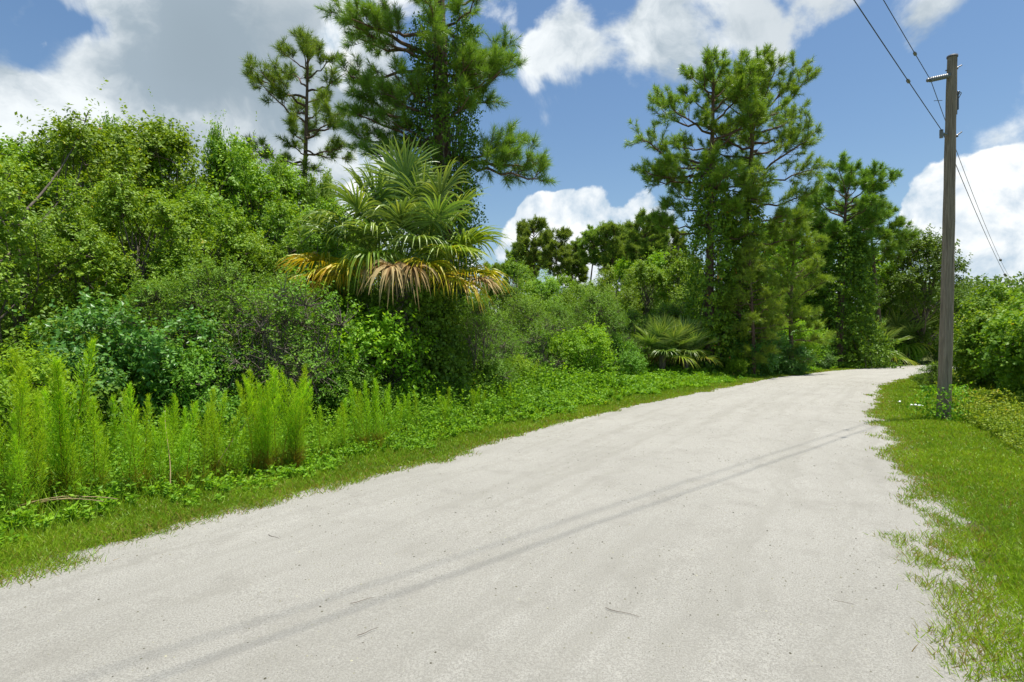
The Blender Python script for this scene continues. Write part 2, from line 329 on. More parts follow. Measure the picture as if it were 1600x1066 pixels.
# ------------------------------------------------------------------ plant builders
def spray_leaves(mb, B, Dr, Ln, nleaf, ls, rg, T=LEAF, up=.75, crnd=None, droop=.15, outn=None, width=1.0):
    n = len(B); Dr = nrm(Dr)
    tt = rg.uniform(.05, 1.0, (n, nleaf))
    side = nrm(rg.normal(size=(n, nleaf, 3))); side = side - (side*Dr[:,None]).sum(-1, keepdims=True)*Dr[:,None]; side = nrm(side)
    P = B[:,None] + Dr[:,None]*(Ln[:,None]*tt)[...,None] + side*.03*rg.random((n,nleaf,1))
    P[...,2] -= droop*Ln[:,None]*tt**2
    X = Dr[:,None]*.45 + side*1.0 + rg.normal(size=(n,nleaf,3))*.25; X[...,2] -= .15
    Nn = rg.normal(size=(n,nleaf,3))*.55; Nn[...,2] += up
    if outn is not None: Nn += outn[:,None]*.55
    S = ls*rg.uniform(.6, 1.25, n*nleaf)
    cr = rg.random(n) if crnd is None else crnd
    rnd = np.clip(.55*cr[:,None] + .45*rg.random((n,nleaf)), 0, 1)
    scatter(mb, T[0], T[1], P.reshape(-1,3), X.reshape(-1,3), Nn.reshape(-1,3), S, rnd.ravel(), S*width)
def broadleaf(seed, H, rx, z0, nlobe=26, nspray=2600, nleaf=16, ls=.085, leaf='tallow', bark='bark', stems=2, trunk_r=.09, lobe_r=.75, spray_len=.38, T=LEAF2, up=.7, top_pow=1.0, width=1.0, twigs=260, ry=None, lean=(0,0), spires=0):
    """trunk mesh and crown mesh of a broadleaf tree or shrub"""
    rg = np.random.default_rng(seed); ry = ry or rx
    tb, cb = MB(), MB(); zc = (H+z0)/2; hz = (H-z0)/2
    # lobes over the crown's envelope
    a = rg.uniform(0, 2*PI, nlobe); u = rg.uniform(-1, 1, nlobe); rr = np.sqrt(1-u*u)*rg.uniform(.55, .98, nlobe)
    u *= rg.uniform(.8, 1, nlobe)
    C = np.stack([np.cos(a)*rr*rx, np.sin(a)*rr*ry, zc+u*hz], 1)
    C[:,0] += lean[0]*(C[:,2]/H); C[:,1] += lean[1]*(C[:,2]/H)
    lr = lobe_r*rg.uniform(.6, 1.25, nlobe)*np.where(C[:,2] > zc, top_pow, 1)
    for q_ in range(spires):
        a_s = rg.uniform(0, 6.28); r_s = rx*rg.uniform(.1, .75); hs_ = rg.uniform(.02, .13)
        for w_ in range(3):
            C[q_*3+w_] = (math.cos(a_s)*r_s, math.sin(a_s)*r_s, zc+hz*math.sqrt(1-(r_s/rx)**2)*.9+H*hs_*(w_-.6)*.8); lr[q_*3+w_] = lobe_r*(.62-.17*w_)
    # stems
    base = np.zeros((stems,3)); base[:,:2] = rg.normal(size=(stems,2))*.12*min(1, rx)
    top = np.stack([rg.normal(size=stems)*rx*.3+lean[0], rg.normal(size=stems)*ry*.3+lean[1], z0+(H-z0)*rg.uniform(.72, .86, stems)], 1)
    mid = (base+top)/2 + rg.normal(size=(stems,3))*np.array([.3,.3,.1])*rx*.4
    St = bez(base, mid, top, 9); St += rg.normal(size=St.shape)*.02*rx; St[:,0] = base - np.array([0,0,.05])
    tubes(tb, St, trunk_r*np.linspace(1.0, .22, 9)[None]*rg.uniform(.75, 1.1, (stems,1)), 8)
    # limbs: from a stem to each lobe
    si = rg.integers(0, stems, nlobe); k0 = np.clip(((C[:,2]/H-.22)*9).astype(int), 1, 7)
    A = St[si, k0]; mid = (A+C)/2; mid[:,2] -= .08*rx; mid += rg.normal(size=mid.shape)*.12*rx
    Lb = bez(A, mid, C, 7)
    tubes(tb, Lb, trunk_r*np.linspace(.42, .10, 7)[None]*np.ones((nlobe,1)), 5)
    # sprays
    li = rg.choice(nlobe, nspray, p=lr**2/np.sum(lr**2))
    d = nrm(rg.normal(size=(nspray,3))*np.array([1,1,.85]) + np.array([0,0,.25]) + nrm(C[li]-np.array([0,0,zc]))*.5)
    rad = lr[li]*rg.uniform(.1, 1.0, nspray)**.6*rg.uniform(.8, 1.3, nspray)
    B = C[li] + d*rad[:,None]
    keep = B[:,2] > max(.05, z0*.4); B, d, li = B[keep], d[keep], li[keep]
    lrnd = rg.random(nlobe)
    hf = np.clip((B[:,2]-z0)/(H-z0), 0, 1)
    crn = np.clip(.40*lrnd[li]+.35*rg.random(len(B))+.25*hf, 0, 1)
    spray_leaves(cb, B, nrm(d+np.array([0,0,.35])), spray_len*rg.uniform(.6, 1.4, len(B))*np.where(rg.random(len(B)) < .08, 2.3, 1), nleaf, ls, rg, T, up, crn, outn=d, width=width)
    k = min(twigs, len(B))
    if k:
        idx = rg.choice(len(B), k, replace=False); A = C[li[idx]]; E = B[idx] + d[idx]*.2; mid = (A+E)/2 + rg.normal(size=A.shape)*.08
        tubes(tb, bez(A, mid, E, 5), np.linspace(.014, .004, 5)[None]*np.ones((k,1))*max(.6, min(1.6, trunk_r/.08)), 4)
    return tb.mesh('trunk', M[bark], True), cb.mesh('crown', M[leaf])
def put(proto, name, loc, label, cat, group=None, rz=0, s=1.0, names=('trunk','crown')):
    r = thing(name, loc, label, cat, group, rz, s)
    for nm, me in zip(names, proto): link(nm, me, r)
    return r
def pine(seed, H, r, z0, nlimb=34, trunk_r=.2, limbs=None, prof=None, needle=.20, nw=.007, nneed=46, shoots=5, secs=7, bend=.35, center=(0,0), leaf='needle', rise=.35, bark_sides=12, sec_len=.34, fill=1.0):
    """limbs: optional explicit list of (z_start, dx, dy, dz_end) end offsets from the trunk"""
    rg = np.random.default_rng(seed); tb, cb = MB(), MB()
    kz = np.linspace(0, 1, 14); ph = rg.uniform(0, 6.28, 2)
    TX = bend*(np.sin(kz*2.6+ph[0])-np.sin(ph[0]))*.5 + center[0]*kz; TY = bend*(np.sin(kz*2.1+ph[1])-np.sin(ph[1]))*.5 + center[1]*kz
    Tr = np.stack([TX, TY, kz*H], 1); Tr[0,2] = -.1
    tubes(tb, Tr, trunk_r*(1.12-.95*kz**1.1)+.012, bark_sides)
    def tp(z):
        f = np.clip(z/H, 0, 1); return np.stack([np.interp(f, kz, TX), np.interp(f, kz, TY), z], -1)
    A, E, LR = [], [], []
    if prof is None: prof = lambda f: np.sin(np.clip(f*.86+.14, 0, 1)*PI)**.7
    for i in range(nlimb):
        f = (i+rg.random()*.8)/nlimb; z = z0+(H-z0)*f**.9; z = min(z, H*.985)
        az = i*2.399+rg.normal()*.5; Lr = r*prof(f)*rg.uniform(.6, 1.12); el = math.radians(-4+62*f**1.6+rg.normal()*7)
        a = tp(np.array(z)); A.append(a); E.append(a+Lr*np.array([math.cos(az)*math.cos(el), math.sin(az)*math.cos(el), math.sin(el)+.10])); LR.append(Lr)
    for z, dx, dy, dz in (limbs or []):
        a = tp(np.array(float(z))); A.append(a); e = a+np.array([dx,dy,dz]); E.append(e); LR.append(np.linalg.norm(e-a))
    A, E, LR = np.array(A), np.array(E), np.array(LR)
    mid = (A+E)/2; mid[:,2] -= .10*LR; mid += rg.normal(size=mid.shape)*.06*LR[:,None]
    Lb = bez(A, mid, E, 9); Lb[:,1:-1] += rg.normal(size=Lb[:,1:-1].shape)*.02*LR[:,None,None]
    tubes(tb, Lb, (np.clip(.018+.016*LR, .02, trunk_r*.42)[:,None])*np.linspace(1, .28, 9)[None], 6)
    # secondaries
    n = len(A); ns = np.maximum(3, np.round(secs*LR/np.mean(LR)*fill)).astype(int); li = np.repeat(np.arange(n), ns)
    tt = rg.uniform(.30, 1.0, len(li))**.8; kk = tt*8; k0 = np.minimum(kk.astype(int), 7); fr = (kk-k0)[:,None]
    B = Lb[li,k0]*(1-fr)+Lb[li,k0+1]*fr; ax = nrm(Lb[li,k0+1]-Lb[li,k0])
    side = rg.normal(size=(len(li),3)); side[:,2] = side[:,2]*.45+.25; side -= (side*ax).sum(-1, keepdims=True)*ax*.8
    d2 = nrm(ax*.8+nrm(side)*rg.uniform(.5, 1.1, (len(li),1))); L2 = np.clip(sec_len*LR[li]*rg.uniform(.5, 1.2, len(li))*(1.15-.5*tt), .25, 1.6)
    E2 = B+d2*L2[:,None]; E2[:,2] += rise*L2*.5; m2 = (B+E2)/2; m2[:,2] -= .06*L2
    S2 = bez(B, m2, E2, 6); tubes(tb, S2, .014*np.linspace(1, .45, 6)[None]*np.clip(L2, .5, 1.3)[:,None], 4)
    # shoots with needle tufts
    n2 = len(B); si = np.repeat(np.arange(n2), shoots); t3 = rg.uniform(.35, 1, len(si)); t3[::shoots] = 1
    kk = t3*5; k0 = np.minimum(kk.astype(int), 4); fr = (kk-k0)[:,None]
    B3 = S2[si,k0]*(1-fr)+S2[si,k0+1]*fr; ax = nrm(S2[si,k0+1]-S2[si,k0])
    sd = rg.normal(size=(len(si),3)); d3 = nrm(ax*.9+sd*.45+np.array([0,0,.38])); L3 = rg.uniform(.12, .34, len(si))*max(.8, needle/.2)
    L3[t3 == 1] *= .6
    E3 = B3+d3*L3[:,None]; m3 = (B3+E3)/2
    tubes(tb, bez(B3, m3, E3, 3), np.array([.008,.007,.005])[None]*np.ones((len(si),1)), 3)
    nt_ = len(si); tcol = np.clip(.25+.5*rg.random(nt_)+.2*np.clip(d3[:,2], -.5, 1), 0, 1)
    ti = np.repeat(np.arange(nt_), nneed); m_ = len(ti); tn = rg.random(m_)
    P = E3[ti]-d3[ti]*(tn*L3[ti]*.75)[:,None]
    sd = rg.normal(size=(m_,3)); sd -= (sd*d3[ti]).sum(-1, keepdims=True)*d3[ti]; sd = nrm(sd)
    ang = np.radians(18+58*tn**.8+rg.normal(size=m_)*8)
    X = d3[ti]*np.cos(ang)[:,None]+sd*np.sin(ang)[:,None]; X[:,2] -= .12
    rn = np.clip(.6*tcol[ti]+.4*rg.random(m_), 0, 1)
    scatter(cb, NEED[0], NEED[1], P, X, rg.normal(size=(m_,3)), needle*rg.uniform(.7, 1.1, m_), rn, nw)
    return tb.mesh('trunk', M['pinebark'], True), cb.mesh('crown', M[leaf])
def vine_column(name, loc, H, r0, r1, label, seed, nspray=900, ls=.08, leaf='vine', lean=(0,0), stems=10, taper=None, group=None, dens=14):
    rg = np.random.default_rng(seed); root = thing(name, loc, label, 'vine', group)
    sb, lb = MB(), MB()
    z = rg.random(nspray)*H; f = z/H; a = rg.uniform(0, 2*PI, nspray)
    lob = .75+.5*vnoise2(a*1.2, z*1.3, seed+1, 1.0)+.25*vnoise2(a*2.5, z*3, seed+2, 1)
    rad = (r0*(1-f)+r1*f)*lob*rg.uniform(.65, 1.05, nspray)
    B = np.stack([np.cos(a)*rad+lean[0]*f, np.sin(a)*rad+lean[1]*f, z], 1)
    out = np.stack([np.cos(a), np.sin(a), a*0], 1); d = nrm(out*.8+rg.normal(size=(nspray,3))*.4+np.array([0,0,-.35]))
    keep = B[:,2] > .08; B, d, out = B[keep], d[keep], out[keep]
    spray_leaves(lb, B, d, .28*rg.uniform(.6, 1.5, len(B))*max(1, ls/.08), dens, ls, rg, LEAF, .45, outn=out, width=1.15)
    for k in range(stems):
        a0 = rg.uniform(0, 6.28); zz = np.linspace(0, H*rg.uniform(.6, 1), 14); aa = a0+zz*rg.uniform(-.5, .5)+rg.normal(size=14)*.15
        rr = (r0*(1-zz/H)+r1*zz/H)*rg.uniform(.55, .85)
        tubes(sb, np.stack([np.cos(aa)*rr+lean[0]*zz/H, np.sin(aa)*rr+lean[1]*zz/H, zz], 1), np.linspace(.022, .008, 14), 5)
    sb.build('vine_stem', M['twig'], root, True); lb.build('foliage', M[leaf], root)
    return root
# fan palm frond: returns a mesh
def frond(seed, pet, R, az, el, droop, leaf, nseg=46, span=290, tipd=.55, wseg=.048, curl=.0, fold=.25, rag=.06):
    rg = np.random.default_rng(seed); mb = MB()
    d = np.array([math.cos(az)*math.cos(el), math.sin(az)*math.cos(el), math.sin(el)])
    A = np.zeros((1,3)); Bm = (d*pet*.55)[None]; End = d*pet; End[2] -= droop*pet; Bm[0,2] += .02
    pts = bez(A, Bm, End[None], 8)
    tubes(mb, pts, np.linspace(.024, .010, 8)[None], 5, .35)
    ax = nrm(pts[0,-1]-pts[0,-2]); up = np.array([0,0,1.]); s = nrm(np.cross(ax, up)); nn = np.cross(s, ax)
    th = np.radians(np.linspace(-span/2, span/2, nseg))+rg.normal(size=nseg)*.02
    K = 7; uu = np.linspace(0, 1, K)
    # costapalmate: the rib carries the middle segments further out
    rib = .22*R*np.cos(th/2)**2
    Rs = R*(.80+.22*np.cos(th*.5))*rg.uniform(1-2*rag, 1.05, nseg)
    dirs = np.cos(th)[:,None]*ax+np.sin(th)[:,None]*s
    # V cross-section of the blade: side segments rise, then fall under gravity
    dirs = nrm(dirs+nn[None]*(fold*np.abs(np.sin(th)))[:,None]+nn[None]*rg.normal(size=(nseg,1))*rag*.9)
    C = pts[0,-1]+ax*rib[:,None]
    P = C[:,None]+dirs[:,None]*(Rs[:,None]*uu[None])[...,None]
    g = tipd*rg.uniform(.75, 1.25)*Rs[:,None]*np.clip(uu-.28, 0, 1)[None]**1.9*rg.uniform(.7, 1.35, (nseg,1))
    P[...,2] -= g*1.5; P -= dirs[:,None]*(g*.55)[...,None]
    P += s*(rg.normal(size=(nseg,1,1))*.05*R*uu[None,:,None]**2)
    wid = wseg*R*np.array([.35,.85,1.0,.85,.6,.33,.04])
    T = nrm(np.gradient(P, axis=1)); sid = nrm(np.cross(T, nn+rg.normal(size=(nseg,1,3))*.35))
    Lf = P-sid*wid[None,:,None]*.5; Rt = P+sid*wid[None,:,None]*.5; Mi = P-nn*(wid*.32)[None,:,None]
    V = np.stack([Lf, Mi, Rt], 2).reshape(nseg, K*3, 3)
    i = np.arange(K-1)[:,None]; j = np.arange(2)[None]
    q = np.stack([i*3+j, i*3+j+1, (i+1)*3+j+1, (i+1)*3+j], -1).reshape(-1,4)
    Fc = (q[None]+(np.arange(nseg)*K*3)[:,None,None]).reshape(-1,4)
    base = rg.random(); ur = np.repeat(np.linspace(0, 1, K-1), 2)
    rn = np.clip(.25*base+.45*rg.random((nseg,1))+.35*ur[None]+.1*rg.normal(size=(nseg,1)), 0, 1)
    mb.add(V, Fc, rn.ravel())
    return mb.mesh('frond', M[leaf])

# ------------------------------------------------------------------ utility pole and lines
PX, PY = 8.72, 11.5
root = thing('utility_pole', (PX, PY, 0), 'weathered grey wooden utility pole standing in grass at the right roadside', 'utility pole')
k = 24; zz = np.linspace(-.3, 7.32, k); mb = MB()
tubes(mb, np.stack([.020*zz+.012*np.sin(zz*.7), -.008*zz, zz], 1), .122-.0050*zz+.003*np.sin(zz*5), 20)
ct = np.array([.146+.012*math.sin(5.1), -.058, 7.32])
a_ = np.arange(20)/20*2*PI
mb.build('shaft', M['pole'], root, True)
mb = MB(); tubes(mb, np.array([[ct[0],ct[1],7.30],[ct[0],ct[1],7.335],[ct[0],ct[1],7.345]]), np.array([.096,.096,.03]), 20, cap=True); mb.build('pole_cap', M['box'], root, True)
# post insulator pointing out over the road side
A0 = np.array([.06, -.07, 6.93]); A1 = np.array([-.50, -.30, 6.74]); mb = MB(); nsh = 10
tt_ = []; rr_ = []
for s_ in range(nsh):
    for q_, r_ in ((0,.022),(.25,.050),(.45,.050),(.8,.022)):
        tt_.append((s_+q_)/nsh); rr_.append(r_)
tt_ = np.array(tt_)[:,None]
tubes(mb, A0*(1-tt_)+A1*tt_, np.array(rr_), 14, cap=True)
ins = mb.build('insulator', M['porcelain'], root, True)
mb = MB(); ax = (A1-A0)/np.linalg.norm(A1-A0); tubes(mb, np.array([A1-ax*.01, A1+ax*.05, A1+ax*.07]), np.array([.035,.04,.015]), 10, cap=True); mb.build('line_clamp', M['metal'], ins, True)
def box(mb, c, s, rnd=.5):
    c = np.array(c); h = np.array(s)/2; V = np.array([(x,y,z) for x in (-1,1) for y in (-1,1) for z in (-1,1)])*h+c
    mb.add(V, [(0,1,3,2),(4,6,7,5),(0,4,5,1),(2,3,7,6),(0,2,6,4),(1,5,7,3)], rnd)
mb = MB(); box(mb, (.215,-.03,6.40), (.07,.10,.30)); box(mb, (.215,-.03,6.58), (.09,.12,.06)); box(mb,(.215,-.03,6.2),(.04,.06,.08)); mb.build('cable_box', M['box'], root)
mb = MB(); tubes(mb, np.array([[.17,-.06,6.52],[.25,-.08,6.62],[.30,-.08,6.58],[.26,-.06,6.48]]), np.full(4,.008), 6); mb.build('cable_loop', M['metal'], root, True)
for z0_, z1_ in ((7.08,7.14),(5.72,5.80)):
    mb = MB(); tubes(mb, np.array([[.02,-.03,z0_-.03],[.20,-.06,z0_],[.31,-.08,z1_]]), np.array([.014,.014,.012]), 8, cap=True); tubes(mb, np.array([[.21,-.062,z0_],[.235,-.066,z0_+.005]]), np.array([.028,.028]), 6, cap=True); mb.build('through_bolt', M['metal'], root, True)
mb = MB(); tubes(mb, np.array([[.0,-.10,5.74],[-.14,-.13,5.74],[-.17,-.13,5.74]]), np.array([.02,.035,.02]), 10, cap=True)
tubes(mb, np.array([[-.14,-.13,5.66],[-.14,-.13,5.82]]), np.array([.035,.035]), 10, cap=True); mb.build('neutral_clamp', M['porcelain'], root, True)
mb = MB(); tubes(mb, np.array([[-.10,-.10,6.42],[-.25,-.19,6.38],[-.34,-.2,6.37]]), np.full(3,.006), 5); mb.build('tie_wire', M['metal'], root, True)
def wire(att, near_slope, far_drop, r, label):
    root = thing('power_line', tuple(att), label, 'power line')
    mb = MB(); n = 30; t = np.linspace(0, 30, n)
    near = np.stack([-1.05*t, -t, near_slope*t-.0009*t*(30-t)*2], 1)
    t = np.linspace(0, 46, 40); far = np.stack([.95*t, t, -far_drop*t*(46-t)], 1)
    tubes(mb, np.vstack([near[::-1], far[1:]]), np.full(n+39, r), 6)
    mb.build('conductor', M['wire'], root, True)
    return root
for att, ns_, fd_, r_, lab, sp_ in (((PX-.50, PY-.33, 6.72), .125, .0030, .0065, 'upper overhead power line held by the long ribbed insulator near pole top', (-.9, .35)),
                        ((PX-.15, PY-.16, 5.79), .115, .0024, .0075, 'lower overhead power line clamped directly to the side of the pole', (-1.9, 7.0))):
    rt = wire(att, ns_, fd_, r_, lab)
    for t_ in (sp_[0],):
        mb = MB(); t = -t_; z_ = ns_*t-.0018*t*(30-t)
        tubes(mb, np.array([[-1.05*(t+d_), -(t+d_), z_+ns_*d_] for d_ in (-.05,-.02,.02,.05)]), np.array([.012,.028,.028,.012]), 8, cap=True)
        mb.build('splice', M['metal'], rt, True)
    t = 15; mb = MB(); tubes(mb, np.array([[.95*(t+d_), t+d_, -fd_*(t+d_)*(46-t-d_)] for d_ in (-.09,-.05,.05,.09)]), np.array([.012,.055,.055,.012]), 8, cap=True)
    mb.build('line_marker', M['box'], rt, True)

# ------------------------------------------------------------------ pines
def at(px, Y): return (gx(px, Y), Y, 0)
big = pine(11, 13.6, 2.4, 8.5, nlimb=24, trunk_r=.34, needle=.23, nw=.009, nneed=54, shoots=7, secs=8, bend=.25, sec_len=.30,
    prof=lambda f: .95-.35*f, limbs=[(9.1,-2.6,-.3,1.1),(9.0,-2.5,.4,-.2),(9.0,-2.1,-.8,.5),(9.3,-2.3,.3,.5),(6.5,-2.2,-.3,1.0),(6.8,-2.4,.5,.4),(7.1,-2.0,-.5,.9),(6.3,-1.7,0,.2),(7.0,-1.6,.7,.1),
           (8.2,1.9,-.2,.6),(8.4,1.7,.4,1.0),(8.0,1.6,-.6,.5),(8.1,1.4,.6,.1),(6.5,2.5,-.2,-.65),(6.5,2.1,.2,.35),(6.4,1.9,-.4,-.3),(6.45,2.45,.1,-.2),(7.5,-1.3,-.8,.3),(7.8,-1.1,-1,.5),(7.3,.8,-.9,.4),(8,.9,-.9,.6),(7.6,-1.4,.3,.5),(6.9,-1.2,-.6,.3)])
put(big, 'pine_tree', at(690,15.2), 'tallest pine, thick vine-wrapped trunk rising directly behind the fan palm, top cut by the frame', 'pine tree')
slim = pine(23, 12.7, 1.9, 8.0, nlimb=22, trunk_r=.13, needle=.24, nw=.014, nneed=40, shoots=6, secs=7, bend=.2, limbs=[(8.3,-2.0,0,.6),(8.6,1.4,0,.3),(9.5,1.6,.3,.6)])
put(slim, 'pine_tree', at(474,20.5), 'slender bare-trunked pine standing above the leafy thicket left of the palm', 'pine tree', s=.96)
p1 = pine(37, 14.0, 2.9, 6.6, nlimb=36, trunk_r=.21, needle=.24, nw=.016, nneed=34, shoots=8, secs=10, bend=.3, leaf='needle_mid', limbs=[(7.0,-2.2,0,-.1),(6.6,-2.4,.4,.5),(9.6,-3.2,0,1.2),(9.2,-3.0,.3,.3),(6.2,1.8,-.5,.3)])
put(p1, 'pine_tree', at(1108,26), 'left one of the two tall pines at the road bend, dark straight trunk', 'pine tree')
p2 = pine(41, 14.1, 3.2, 6.6, nlimb=40, trunk_r=.17, needle=.24, nw=.016, nneed=34, shoots=8, secs=10, bend=.3, center=(1.1,0), leaf='needle_mid', limbs=[(6.2,2.4,-.3,.2),(6.8,2.7,.3,.6)])
put(p2, 'pine_tree', at(1143,26.6), 'right one of the two tall pines at the road bend, crown spreading toward the pole', 'pine tree')
p3 = pine(43, 9.4, 2.1, .7, nlimb=44, trunk_r=.12, needle=.28, nw=.018, nneed=26, shoots=6, secs=8, bend=.5, leaf='needle_light', rise=-.2)
put(p3, 'pine_tree', at(1238,27.5), 'light green drooping young pine right of the two tall pines', 'pine tree', s=.78)
put(p3, 'pine_tree', at(1178,25.2), 'short light green pine in front of the two tall pines', 'pine tree', rz=2.1, s=.62)
p4 = pine(47, 12.2, 2.9, 7.8, nlimb=30, trunk_r=.25, needle=.32, nw=.028, nneed=34, shoots=7, secs=10, bend=.3, prof=lambda f: .55+.5*math.sin(min(f,1)*PI*.9), center=(.4,0))
put(p4, 'pine_tree', at(1310,35), 'dark flat-topped pine rising out of the cone of vines at the far bend', 'pine tree', s=.88)
p5 = pine(49, 11.9, 3.0, 8.0, nlimb=26, trunk_r=.20, needle=.32, nw=.028, nneed=34, shoots=7, secs=9, bend=.5, center=(-.5,0))
put(p5, 'pine_tree', at(1378,38), 'dark spreading pine nearest the pole, just right of the flat-topped pine', 'pine tree', s=.86)
put(slim, 'pine_tree', at(1262,38), 'pale bare-trunked pine between the young pine and the vine cone', 'pine tree', rz=1, s=.83)
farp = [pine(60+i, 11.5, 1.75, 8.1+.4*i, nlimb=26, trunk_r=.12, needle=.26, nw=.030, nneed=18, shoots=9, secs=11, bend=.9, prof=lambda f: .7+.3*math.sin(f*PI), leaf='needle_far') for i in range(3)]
FG = 'pines in the far stand'
for (px, top, Y, k, rz, lab) in [
    (846,352,50,0,1.0,'thin far pine with small twisted top, highest just right of the palm'),
    (872,372,46,1,2.0,'broad-topped far pine directly right of the twisted-top pine'),
    (818,396,50,2,0.4,'far pine left of the twisted-top pine'),
    (790,402,55,1,4.0,'far pine barely showing past the right edge of the palm'),
    (918,362,48,2,5.1,'left of the two joined far pines in front of the white cloud'),
    (946,360,47,0,2.7,'right of the two joined far pines in front of the white cloud'),
    (975,398,54,1,0.9,'small far pine right of the two joined pines'),
    (1008,348,42,2,3.3,'open-crowned far pine halfway between the joined pines and tall pines'),
    (1035,374,45,0,5.9,'far pine close behind the left limb of the tall pines'),
    (902,404,58,1,1.9,'lowest far pine below the cloud, left of the joined pines'),
    (822,384,60,0,2.2,'small far pine left of the twisted-top pine, behind it'),
    (888,386,57,2,4.4,'small far pine in the gap right of the broad-topped pine'),
    (962,366,52,1,3.6,'far pine close behind the joined pair, on its right'),
    (990,378,49,2,1.3,'dark-stemmed far pine left of the open-crowned one'),
    (1026,368,56,1,0.2,'far pine between the open-crowned one and the tall pines'),
    (1052,366,50,2,2.6,'far pine touching the lowest left limb of the tall pines'),
    (772,415,60,0,5.5,'lowest far pine beside the right yellow palm fronds'),
    (1210,360,52,2,4.8,'far pine seen through the gap right of the tall pines'),
    (1240,392,50,0,3.9,'far pine showing between the young pine and the vine cone'),
    (1350,400,52,2,1.4,'far pine behind the dark pines near the bend')]:
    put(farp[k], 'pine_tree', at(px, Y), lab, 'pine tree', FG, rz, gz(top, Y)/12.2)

# ------------------------------------------------------------------ broadleaf trees
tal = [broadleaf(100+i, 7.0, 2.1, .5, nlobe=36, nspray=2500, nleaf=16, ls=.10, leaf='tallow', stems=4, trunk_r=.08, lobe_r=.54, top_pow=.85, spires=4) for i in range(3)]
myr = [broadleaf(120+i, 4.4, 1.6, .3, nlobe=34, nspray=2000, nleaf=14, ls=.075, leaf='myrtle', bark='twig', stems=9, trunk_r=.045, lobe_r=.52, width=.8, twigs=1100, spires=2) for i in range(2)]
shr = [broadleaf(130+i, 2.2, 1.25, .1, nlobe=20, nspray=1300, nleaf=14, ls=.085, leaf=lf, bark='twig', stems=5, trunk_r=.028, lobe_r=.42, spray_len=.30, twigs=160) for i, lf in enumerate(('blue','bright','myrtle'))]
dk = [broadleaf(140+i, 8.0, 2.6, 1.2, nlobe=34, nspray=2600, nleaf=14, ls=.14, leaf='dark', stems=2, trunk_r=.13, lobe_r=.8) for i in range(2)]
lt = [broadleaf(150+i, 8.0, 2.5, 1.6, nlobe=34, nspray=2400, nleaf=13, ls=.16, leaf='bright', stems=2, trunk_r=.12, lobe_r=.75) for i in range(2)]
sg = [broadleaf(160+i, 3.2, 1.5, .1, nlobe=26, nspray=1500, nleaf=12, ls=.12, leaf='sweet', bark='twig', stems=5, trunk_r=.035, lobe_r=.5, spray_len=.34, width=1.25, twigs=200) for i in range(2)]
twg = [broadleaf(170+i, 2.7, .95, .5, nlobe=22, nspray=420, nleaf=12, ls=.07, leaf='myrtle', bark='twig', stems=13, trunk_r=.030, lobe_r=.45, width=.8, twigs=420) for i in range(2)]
for (px, top, Y, k, rz, lab) in [(402,470,9.4,0,.3,'bare-stemmed grey twiggy shrub left of the brown palm fronds'),(452,455,9.8,1,1.9,'middle bare-stemmed twiggy shrub behind the thick feathery clump'),(500,480,10.2,0,3.6,'bare-stemmed twiggy shrub beside the vine mass of the palm'),
    (300,500,9.2,1,5.0,'bare-stemmed twiggy shrub between the glossy shrubs and the thicket'),(790,520,16.6,0,1.0,'pale-stemmed twiggy shrub right of the palm'),(848,505,18,1,2.2,'pale-stemmed twiggy shrub left of the bright yellow-green bush')]:
    put(twg[k], 'twiggy_shrub', at(px, Y), lab, 'shrub', 'bare-stemmed twiggy shrubs', rz, gz(top, Y)/2.75)
TG = 'leafy trees of the left thicket'
for (px, top, Y, k, rz, lab) in [
    (15,228,9.6,0,.3,'nearest leafy tree bulging in at the left frame edge'),
    (-75,180,12.0,1,1.3,'tree cut by the left frame edge behind the nearest leafy tree'),
    (40,205,13.5,2,.0,'leafy tree with rounded top just inside the left frame edge'),
    (108,168,13.0,0,2.2,'leafy tree with the highest top at far left, reddish young leaves'),
    (178,163,15.0,1,2.9,'second tall leafy top from the left, dark branches showing'),
    (255,172,15.0,2,4.0,'third tall leafy top from the left under the grey cloud'),
    (215,268,11.4,1,.7,'leafy tree in front of the second and third tall tops'),
    (350,200,16.0,0,5.0,'narrow-topped leafy tree between the third top and the slender pine'),
    (310,290,12.4,2,1.5,'lower leafy tree below the narrow-topped one'),
    (415,232,17.0,1,3.6,'leafy tree just left of the slender pine'),
    (450,300,14.6,0,1.1,'leafy tree in front of the slender pine trunk'),
    (515,300,17.0,2,2.4,'leafy tree between the slender pine and the fan palm'),
    (120,330,10.2,2,5.4,'low leafy tree right of the nearest left-edge tree'),
    (392,350,13.2,1,4.6,'low leafy tree left of the yellowing palm fronds'),
    (792,398,28,0,2.2,'leafy tree in the middle distance just past the palm'),
    (850,426,30,1,3.2,'leafy tree at the foot of the twisted-top pine'),
    (905,438,31,2,4.2,'leafy tree below the lowest far pine'),
    (958,408,33,0,5.2,'leafy tree at the foot of the joined far pines'),
    (1008,402,34,1,.2,'leafy tree below the open-crowned far pine'),
    (1062,398,33,2,1.2,'leafy tree close left of the tall pines'),
    (822,404,36,0,.8,'leafy tree between the palm and the twisted-top pine, farther back'),
    (878,424,38,2,1.8,'leafy tree directly below the broad-topped far pine'),
    (932,430,37,1,2.8,'leafy tree filling the gap under the left joined far pine'),
    (984,414,39,0,3.8,'leafy tree between the joined pines and the open-crowned pine'),
    (1034,400,41,2,4.8,'leafy tree behind the second vine-covered dead trunk'),
    (1275,440,37,1,2.9,'leafy tree left of the vine cone, mid height'),
    (1415,430,43,2,3.9,'leafy tree below the dark pine nearest the pole'),
    (585,345,17.5,0,.4,'leafy tree half hidden behind the left palm fronds')]:
    put(tal[k], 'tallow_tree', at(px, Y), lab, 'tree', TG, rz, gz(top, Y)/7.75)
